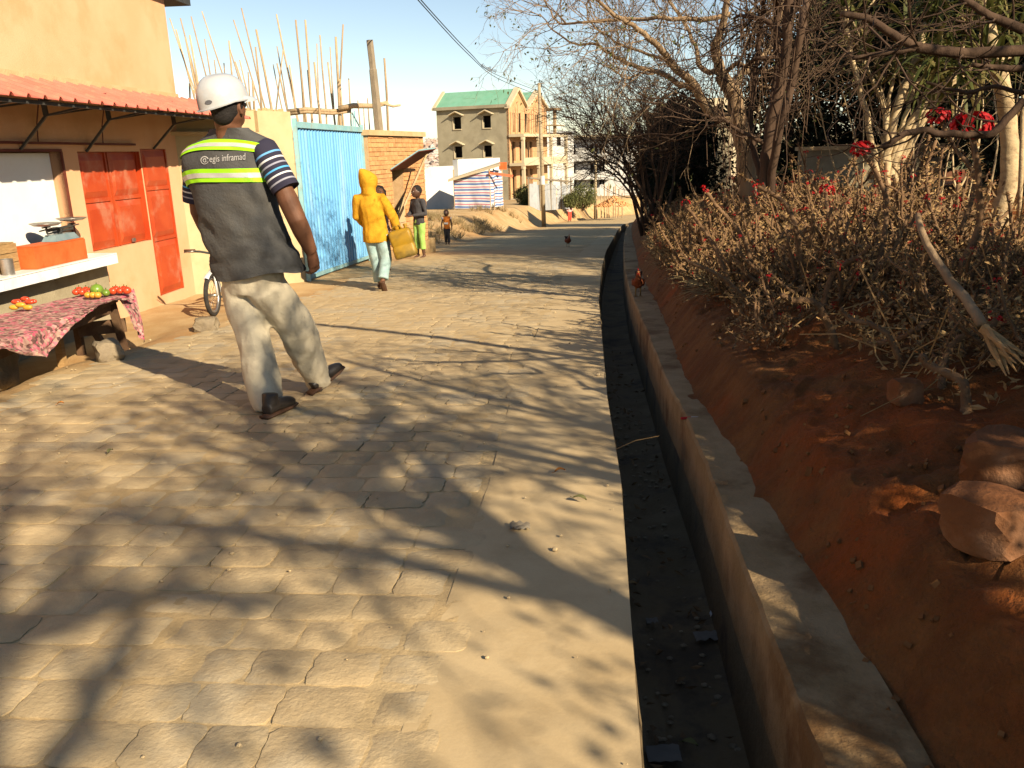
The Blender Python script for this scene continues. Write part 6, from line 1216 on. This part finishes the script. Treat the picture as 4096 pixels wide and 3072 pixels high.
# ---------------------------------------------------------------- thorn shrubs on the bank, in six shapes
protos = []
mat('dead_leaf', (.16, .095, .045), (.24, .15, .075), 5, .9, c3=(.08, .04, .02), s3=3, f3=.8)
def flower(mb, p, n, r):
    for i in range(n):
        c = p + rv() * r; c.z = p.z + (c.z - p.z) * .55; d = (c - p + UZ * .02).normalized(); s = d.orthogonal().normalized(); t = d.cross(s)
        for q in (0, math.pi): mb.add([c + (s * math.cos(a + q) + t * math.sin(a + q)) * r * .30 * k + d * r * (.1 if k > .5 else 0) for a, k in ((-1.2, .9), (-.4, 1.1), (.4, 1.1), (1.2, .9))] + [c - d * r * .1], [(0, 1, 2, 3), (0, 3, 4)])
for v in range(6):
    st_ = MB(); th_ = MB(); fl = []; cs = []; ds = []
    for i in range(RA.randint(9, 12)):
        a = RA.uniform(0, 6.28); d = Vector((math.cos(a), math.sin(a), RA.uniform(.25, 1.6))).normalized(); L_ = RA.uniform(.4, .85); q = Vector((math.cos(a) * .05, math.sin(a) * .05, -.05)); pts = [q.copy()]; n_ = 7
        for k in range(n_): d = (d + rv() * .24 + UZ * .06).normalized(); q = q + d * L_ / n_; pts.append(q.copy())
        subs = [(pts, RA.uniform(.009, .015))]
        for k in range(RA.randint(1, 3)):
            j = RA.randint(2, n_ - 1); dd = (rv() + UZ * .3).normalized(); p2 = [pts[j].copy()]; qq = pts[j].copy()
            for z in range(4): dd = (dd + rv() * .25 + UZ * .05).normalized(); qq = qq + dd * RA.uniform(.04, .08); p2.append(qq.copy())
            subs.append((p2, .008))
        for pp, r in subs:
            st_.tube(pp, [r * (1 - .25 * k / len(pp)) for k in range(len(pp))], 6)
            for k in range(len(pp) - 1):
                dv = (pp[k + 1] - pp[k]); m_ = max(3, int(dv.length / .011))
                for z in range(m_):
                    c = pp[k] + dv * (z / m_); o = rv(); o = (o - dv.normalized() * o.dot(dv.normalized())).normalized(); s = dv.normalized() * .0035; tl = RA.uniform(.012, .024)
                    th_.add([c + o * r * .8 - s, c + o * r * .8 + s, c + o * (r + tl)], [(0, 1, 2)])
            for k in range(RA.randint(3, 9)): cs.append(tuple(pp[-1] - (pp[-1] - pp[-2]) * RA.uniform(0, 1.2))); ds.append(tuple(rv() + UZ * .3))
            if RA.random() < (.14 if v % 2 else .28): fl.append((pp[-1] + UZ * .02, pp[-1] - pp[-2]))
    pr = bpy.data.objects.new('thorn_shrub', None); pr['label'] = 'x'; pr['category'] = 'shrub'; pr['group'] = 'thorn shrubs along the bank'; C.objects.link(pr)
    obj('stems', st_, 'thorn_stem', pr, smooth=True); obj('thorns', th_, 'thorn_tan', pr, kind='stuff'); leafmesh('dry_leaves', cs, ds, .045, .016, 'dry_leaf', pr); cs = [tuple(Vector((RA.gauss(0, .2), RA.gauss(0, .2), abs(RA.gauss(.08, .14))))) for k in range(330)]; leafmesh('dead_leaves', cs, [tuple(rv()) for k in cs], .05, .022, 'dead_leaf', pr)
    for p, d in fl[:6]: mb = MB(); flower(mb, p, RA.randint(7, 9), .024); mb.tube([p - UZ * .05, p], .003, 3); obj('flower_head', mb, 'flower_red', pr)
    protos.append(pr)
used = set(); spots = []
for k in range(17): yy = 4.3 + k * .48; spots.append((xr(yy) + DW + KW + RA.uniform(.3, .48), yy, .4))
for k in range(12): yy = 6.4 + k * .55; spots.append((xr(yy) + DW + KW + RA.uniform(1.4, 2.3), yy, 9))
y = 2.9
while y < 27:
    n_ = 4 if y < 4.6 else 3 if y < 12 else 2
    for k in range(n_):
        s = lerp(.62, 2.7 if y < 4.6 else 1.9, (k + RA.random()) / n_) + (.25 if y < 4 else 0) - (.15 if 5 < y < 14 and k == 0 else 0); x = xr(y) + DW + KW + s; yy = y + RA.uniform(-.2, .2)
        if proj((x, yy, gz(x, yy) + .4))[0] < 1080: spots.append((x, yy, s))
    y += lerp(.26, .7, sstep((y - 6) / 12))
lab = {0: 'thorny grey stemmed shrub with tan leaves on the slope edge above the drain kerb', 1: 'thorny grey stemmed shrub with tan leaves further back on the bank top'}
for i, (x, yy, s) in enumerate(spots):
    pr = protos[i % 6]; l = 'thorny shrub ' + ('low on the slope edge ' if s == .4 else 'standing taller on the bank top ' if s == 9 else 'on the slope edge ' if s < 1.2 else 'back on the bank top ') + ('behind the near boulders' if yy < 3.9 else 'below the largest red flower' if yy < 5.2 else 'opposite the drain before the hen' if yy < 8.2 else 'past the hen, before the bare tree' if yy < 12 else 'near the bare shrub at the bend'); sc = RA.uniform(.7, 1.0) * (1.0 if yy > 5 else .8) * (1.5 if s == 9 else .8 if s == .4 else 1); loc = (x, yy, gz(x, yy) - .02)
    if i < 6: pr.location = loc; pr.rotation_euler = (0, 0, RA.uniform(0, 6.28)); pr.scale = (sc,) * 3; pr['label'] = l
    else: copy_tree(pr, loc, RA.uniform(0, 6.28), sc, l)
# tall thorny stems with red flower heads standing in front
def thorny(label, pts, r, fl_n, fr=.035):
    T = thing('thorn_stem_plant', label, 'plant', pts[0]); mb = MB(); Pq = limb(mb, pts, r, r * .7, 8, .004); obj('stem', mb, 'thorn_stem', T, smooth=True); th_ = MB()
    for k in range(len(Pq) - 1):
        dv = Pq[k + 1] - Pq[k]; m_ = max(4, int(dv.length / .006))
        for z in range(m_): c = Pq[k] + dv * (z / m_); o = rv(); dn = dv.normalized(); o = (o - dn * o.dot(dn)).normalized(); sd = dn * .004; th_.add([c + o * r * .7 - sd, c + o * r * .7 + sd, c + o * (r + RA.uniform(.012, .026))], [(0, 1, 2)])
    obj('thorns', th_, 'thorn_tan', T, kind='stuff'); mb = MB(); flower(mb, Pq[-1] + UZ * .015, fl_n, fr); 
    if fl_n: obj('flower_head', mb, 'flower_red', T)
    return T
mat('x_unused', (.1, .1, .1))
thorny('tall dark thorny stem carrying the largest round red flower head', [at(990, 300, 3.9), at(962, 272, 3.95), at(979, 229, 4.0), at(978, 175, 4.05), at(971, 128, 4.1)], .02, 44, .085)
thorny('upright thorny stem with a red flower head before the dragon plant', [at(872, 300, 4.6), at(884, 235, 4.7), at(884, 190, 4.8), at(862, 151, 4.9)], .017, 30, .06)
thorny('thorny stem bending to the left with a two part red flower head', [at(960, 235, 4.4), at(975, 180, 4.5), at(955, 150, 4.6), at(938, 118, 4.6)], .013, 28, .055); thorny('bare thorny stem crossing the middle of the bank', [at(805, 290, 5.0), at(798, 240, 5.0), at(786, 205, 5.1), at(757, 186, 5.2)], .018, 9, .035)
thorny('thick pale thorny stem lying low on the near bank', [at(868, 345, 3.7), at(890, 342, 3.6), at(910, 333, 3.5), at(935, 318, 3.5)], .018, 0); thorny('short thorny stem with three red flowers beside the pale wall', [at(838, 260, 5.2), at(828, 215, 5.3), at(826, 192, 5.4)], .015, 14, .05)
thorny('thorny stem leaning left over the slope edge', [at(735, 300, 5.6), at(722, 262, 5.7), at(700, 225, 5.9), at(685, 205, 6.0)], .016, 8, .035)
for i, (x0, y0, x1, y1, d0) in enumerate(((770, 300, 690, 262, 5.4), (760, 285, 715, 205, 6.2), (840, 330, 790, 300, 4.5), (905, 350, 850, 318, 3.9), (940, 372, 985, 330, 3.4), (820, 300, 862, 255, 4.9), (700, 268, 662, 232, 7.4), (880, 300, 925, 262, 4.4), (965, 400, 930, 366, 3.1), (745, 255, 790, 222, 6.6))):
    a = on_ground(x0, y0 + 18); d0 = a.y; b2 = at(x1, y1, d0 + RA.uniform(-.15, .3)); m_ = a.lerp(b2, .5) + Vector((0, 0, .05)) + rv() * .05
    thorny('thick arching thorny stem ' + ('leaning left out of the middle of the hedge', 'rising left with red flowers before the bare tree', 'reaching left over the slope below the middle shrubs', 'lying low left of the fallen grey branch', 'crossing under the fallen grey branch with red flowers', 'bending right below the garden wall', 'at the far left end of the hedge', 'curving right before the pale dragon plant with flowers', 'nearest the lower right corner above the boulders', 'bending right before the leaning dark tree')[i], [a - UZ * .03, m_, b2, b2 + (b2 - m_) * .3 + UZ * .02], .014 + .003 * (i % 3), 7 if i % 3 == 1 else 0, .035)
# ---- dry undergrowth and leaf litter (nobody could count it)
cs = []; ds = []
for i in range(15000):
    yy = 2.2 + 22 * RA.random() ** 1.7; s = RA.choice((RA.uniform(.45, 1.2), RA.uniform(.7, 3.2), RA.uniform(.7, 6))); x = xr(yy) + DW + KW + s
    if yy < 3.2 and s < .9: continue
    h = 0 if RA.random() < .45 else RA.uniform(0, .45) * sstep((s - .5) / .5); 
    if fn(x, yy, 2, 1.3) < -.12 and h == 0: continue
    cs.append((x, yy, gz(x, yy) + .012 + h * RA.random())); ds.append(tuple(rv() + (Vector((0, 0, .5)) if h else -UZ * .0)))
for i in range(4200):
    yy = RA.uniform(2.7, 5.4); s = RA.uniform(.55, 2.6); x = xr(yy) + DW + KW + s
    if fn(x, yy, 2, 2.0) > -.05: cs.append((x, yy, gz(x, yy) + .015 + RA.random() ** 2 * .12)); ds.append(tuple(rv()))
leafmesh('leaf_litter', cs, ds, .045, .018, 'dry_leaf')
mb = MB()
for i in range(1500):
    yy = 3.0 + 21 * RA.random() ** 1.5; s = RA.uniform(.5, 3.4); x = xr(yy) + DW + KW + s; p = Vector((x, yy, gz(x, yy))); d = (rv() + UZ * .9 - Vector((.2, 0, 0))).normalized(); L_ = RA.uniform(.12, .5)
    mb.tube([p, p + d * L_ * .5 + rv() * .02, p + d * L_ + rv() * .06 - UZ * .05], RA.uniform(.0015, .0025 + .0004 * yy if yy < 8 else .006), 3, cap=False)
obj('dry_twigs', mb, 'thorn_tan', None, kind='stuff')
mb = MB()
for i in range(420):
    yy = RA.uniform(6.2, 15); s = RA.uniform(.3, 1.1); x = xr(yy) + DW + KW + s; p = Vector((x, yy, gz(x, yy)))
    for k in range(6): d = (rv() * .5 + UZ * .5 + Vector((-.6, -.2, 0))).normalized(); mb.tube([p, p + d * .16, p + d * .30 - UZ * .06], [.003, .0025, .001], 3, cap=False)
obj('dry_grass', mb, 'straw', None, kind='stuff')
mb = MB()
for i in range(520):
    yy = RA.uniform(22, 45); x = interp(yy, XL) - RA.uniform(.3, 2.5); p = Vector((x, yy, gz(x, yy)))
    if fn(x, yy, 8, .35) < .0: continue
    for k in range(7): d = (rv() * .6 + UZ * .8).normalized(); mb.tube([p, p + d * .16, p + d * .3 + rv() * .03], [.008, .007, .003], 3, cap=False)
obj('bank_grass', mb, 'straw', None, kind='stuff')
# round bushes far down the road
for px_, py_, y_, r, label in ((527, 207, 60, .75, 'round olive bush before the brick verandas'), (583, 208, 66, .95, 'round olive bush before the white apartment block'), (571, 207, 62, .5, 'low scrubby bush at the end of the zinc fence'), (475, 207, 60, .3, 'x')):
    if label == 'x': continue
    p = at(px_, py_, y_); T = thing('round_bush', label, 'bush', p); mb = MB()
    for k in range(7): d = (rv() + UZ * 1.4).normalized(); mb.tube([p - UZ * .2, p + d * r * .6, p + d * r * 1.2], [.05, .035, .015], 5)
    obj('stems', mb, 'bark_dark', T); crown(T, 'crown', p + UZ * r * .95, (r, r, r * .95), 46, 70, 'shrub_green', .16, .07, r * .35, .3)
mb = MB(); p = at(614, 206, 66)
for i in range(260): d = rv(); q = p + Vector((d.x * 1.5, d.y * .8, abs(d.z) * .75 * (1 - min(1, abs(d.x))))); mb.box(q, (.22, .11, .08), (lambda a: (Vector((math.cos(a), math.sin(a), 0)), Vector((-math.sin(a), math.cos(a), 0)), UZ))(RA.uniform(0, 3)))
o = obj('brick_heap', mb, 'brick', None, kind='stuff')
# ---- boulders, litter and small things near the camera
rock('boulder', 'large orange brown boulder at the lower right of the bank', 'red_boulder', on_ground(990, 542) + Vector((0, 0, .055)), (.115, .12, .085), 2, .4, cut=.13); rock('boulder', 'darker flat boulder above the orange one on the near bank', 'red_boulder', on_ground(1006, 470) + Vector((0, 0, .03)), (.14, .12, .09), 7, .9, cut=.14); rock('boulder', 'small round brown stone under the near thorn shrubs', 'red_boulder', on_ground(905, 398) + Vector((0, 0, .02)), (.06, .06, .06), 12, cut=.15)
zd = lambda y: R(y) - DD
bt = thing('plastic_bottle', 'crushed yellow plastic bottle lying on the drain floor', 'bottle', (.80, 2.45, zd(2.45))); mat('bottle_yellow', (.22, .13, .015), (.16, .10, .02), 9, .35, spec=.5); D_ = Vector((.13, -.97, -.1)).normalized(); X_ = D_.orthogonal().normalized(); mb = MB()
mb.lathe([(.001, 0), (.034, .004), (.037, .03), (.033, .055), (.038, .07), (.034, .1), (.038, .13), (.03, .17), (.014, .2), (.013, .215), (.001, .216)], (.785, 2.56, zd(2.5) + .05), 14, (X_, D_.cross(X_), D_)); obj('bottle_body', mb, 'bottle_yellow', bt, smooth=True); mb = MB(); mb.lathe([(.016, .2165), (.016, .235), (.001, .2355)], (.785, 2.56, zd(2.5) + .05), 10, (X_, D_.cross(X_), D_)); obj('cap', mb, 'tyre', bt)
mat('litter_white', (.5, .5, .5), rough=.7); mat('litter_blue', (.17, .15, .125), rough=.7)
def scrap(name, label, cat, c, w, h, m, seed, group=None):
    rows = [[Vector((c[0] + (i / 6 - .5) * w + .01 * fn(i, j, seed), c[1] + (j / 6 - .5) * h + .01 * fn(i, j, seed + 5), c[2] + .012 + .02 * abs(fn(i * .5, j * .5, seed)))) for i in range(7)] for j in range(7)]; mb = MB(); mb.loft(rows, cap=False, closed=False); mb.loft([[p + UZ * .0015 for p in r][::-1] for r in rows], cap=False, closed=False); single(name, mb, m, label, cat, c, group, smooth=True)
p = hitz(658, 758, -.36); scrap('plastic_scrap', 'grey plastic sheet scrap in the drain at the bottom edge of the picture', 'litter', (p.x + .02, p.y + .02, zd(p.y) + .0), .10, .07, 'litter_blue', 1); p = hitz(708, 634, -.37); scrap('plastic_scrap', 'bluish plastic scrap beside the yellow bottle in the drain', 'litter', (p.x, p.y, zd(p.y)), .10, .06, 'litter_blue', 4); p = hitz(652, 618, -.37); scrap('paper_scrap', 'small grey paper scrap on the drain floor near the road edge', 'litter', (p.x, p.y, zd(p.y)), .045, .035, 'litter_blue', 6); p = hitz(714, 612, -.37); scrap('paper_scrap', 'small white paper scrap near the kerb side of the drain floor', 'litter', (p.x, p.y, zd(p.y)), .03, .025, 'litter_white', 9)
def leaf_(label, p, L_, m, rz, group=None):
    mb = MB(); d = Vector((math.cos(rz), math.sin(rz), 0)); s = Vector((-d.y, d.x, 0)); rows = []
    for k in range(7): t = k / 6; w = L_ * .24 * math.sin(math.pi * min(1, t * .96 + .03)); c = p + d * (L_ * (t - .5)) + UZ * (.006 + .01 * math.sin(t * 3)); rows.append([c - s * w + UZ * .006, c, c + s * w + UZ * .006])
    mb.loft(rows, cap=False, closed=False); mb.tube([p - d * L_ * .5 + UZ * .006, p - d * L_ * .75 + UZ * .008], .0012, 4); single('fallen_leaf', mb, m, label, 'leaf', p, group, smooth=True)
mat('leaf_orange', (.48, .17, .03)); mat('leaf_green_dull', (.17, .16, .06))
for px_, py_, L_, m, rz, lb in ((560, 475, .05, 'leaf_orange', .3, 'small orange fallen leaf on the smooth edge strip'), (580, 503, .06, 'leaf_green_dull', -.6, 'dull green fallen leaf on the smooth edge strip'), (111, 455, .05, 'leaf_green_dull', 1.5, 'narrow greenish fallen leaf in the left foreground'), (61, 406, .04, 'leaf_orange', .2, 'tiny orange fallen leaf in the left foreground'), (690, 743, .05, 'leaf_green_dull', -.5, 'olive fallen leaf on the drain floor at the bottom'), (632, 578, .045, 'dry_leaf', .1, 'tan fallen leaf in the upper drain')):
    z = gz(*hitz(px_, py_, 0).xy) if px_ < 620 else -.36; p = hitz(px_, py_, z); p.z = (gz(p.x, p.y) + .008) if px_ < 620 else zd(p.y) + .005; leaf_(lb, p, L_, m, rz)
p = hitz(520, 530, .04); p.z = gz(p.x, p.y) + .004; mat('dried_dung', (.20, .16, .11), (.30, .25, .18), 30); scrap('dung_patch', 'small flat dried grey patch on the edge strip', 'patch', (p.x, p.y, p.z - .008), .075, .05, 'dried_dung', 11)
p = hitz(690, 420, .07); mb = MB(); q = p + Vector((-.045, .0, .01)); mb.tube([q, q + Vector((.05, .004, 0))], .007, 7); T = single('painted_stick', mb, 'comb_red', 'short red and white stick lying across the drain kerb', 'stick', q); mb = MB(); mb.tube([q + Vector((.0505, .004, 0)), q + Vector((.085, .0, 0))], .007, 7); obj('white_end', mb, 'litter_white', T); bpy.data.objects['white_end'].location = (0, 0, 0)
a = hitz(612, 453, 0); b2 = at(659, 436, 3.6); mb = MB(); mb.tube([a + UZ * .01, a.lerp(b2, .5) + UZ * .02, b2], .0018, 5); single('thin_twig', mb, 'thorn_tan', 'thin pale twig bridging the drain', 'twig', a)
mb = MB()
for i in range(420):
    yy = RA.uniform(1.4, 12); x = RA.uniform(interp(yy, XL), xr(yy) - .02); z = gz(x, yy) + .006; r = RA.uniform(.002, .007) * (1 if RA.random() < .9 else 1.8); mb.ball((x, yy, z), r, 5, 4, sc=(1, 1.2, .7))
obj('grit', mb, 'stone_sett', None, kind='stuff')
mb = MB()
for i in range(150):
    yy = RA.uniform(1.4, 6); x = xr(yy) + RA.uniform(.03, DW - .03); mb.ball((x, yy, zd(yy) - .005), RA.uniform(.004, .014), 5, 4, sc=(1.3, 1, .5))
obj('drain_silt', mb, 'grey_stone', None, kind='stuff')
cs = []; ds = []
for i in range(170):
    yy = 1.3 + 7 * RA.random() ** 1.5; cs.append((xr(yy) + RA.uniform(.03, DW - .04), yy, zd(yy) + .004 + .02 * RA.random())); ds.append(tuple(rv() * Vector((1, 1, .3))))
leafmesh('drain_leaves', cs, ds, .05, .02, 'dead_leaf')
# ---- trees outside the picture that shade the near road
leafy('shade tree on the bank behind the viewpoint', (3.6, -1.9, 1.0), 3.3, (1.7, 1.7, 1.1), 'leaf_olive', 34, 46, limbs=16, tr=.13, name='shade_tree', ln=.10, wd=.05, clr=.34, shell=.2)
leafy('second shade tree further back on the bank', (3.2, -3.9, 1.2), 3.6, (1.9, 1.6, 1.1), 'leaf_olive', 34, 46, limbs=16, tr=.14, name='shade_tree', ln=.10, wd=.05, clr=.36, shell=.2)
T = thing('bare_tree', 'leafless tree on the bank beside the viewpoint', 'tree', (3.3, .6, .8)); mb = MB(); tips = []
b0 = Vector((3.3, .6, .6))
for q in ((3.0, .9, 2.6), (2.4, 1.6, 3.1), (3.9, 1.5, 3.2), (3.4, -.5, 3.3), (2.2, .2, 3.3)): Pq = limb(mb, [b0, b0.lerp(Vector(q), .4) + UZ * .35, Vector(q)], .06, .02, 7, .02); sprout(mb, Pq, 14, .9, .012, 2, tips, kids=3)
obj('branches', mb, 'bark_tan', T, smooth=True)
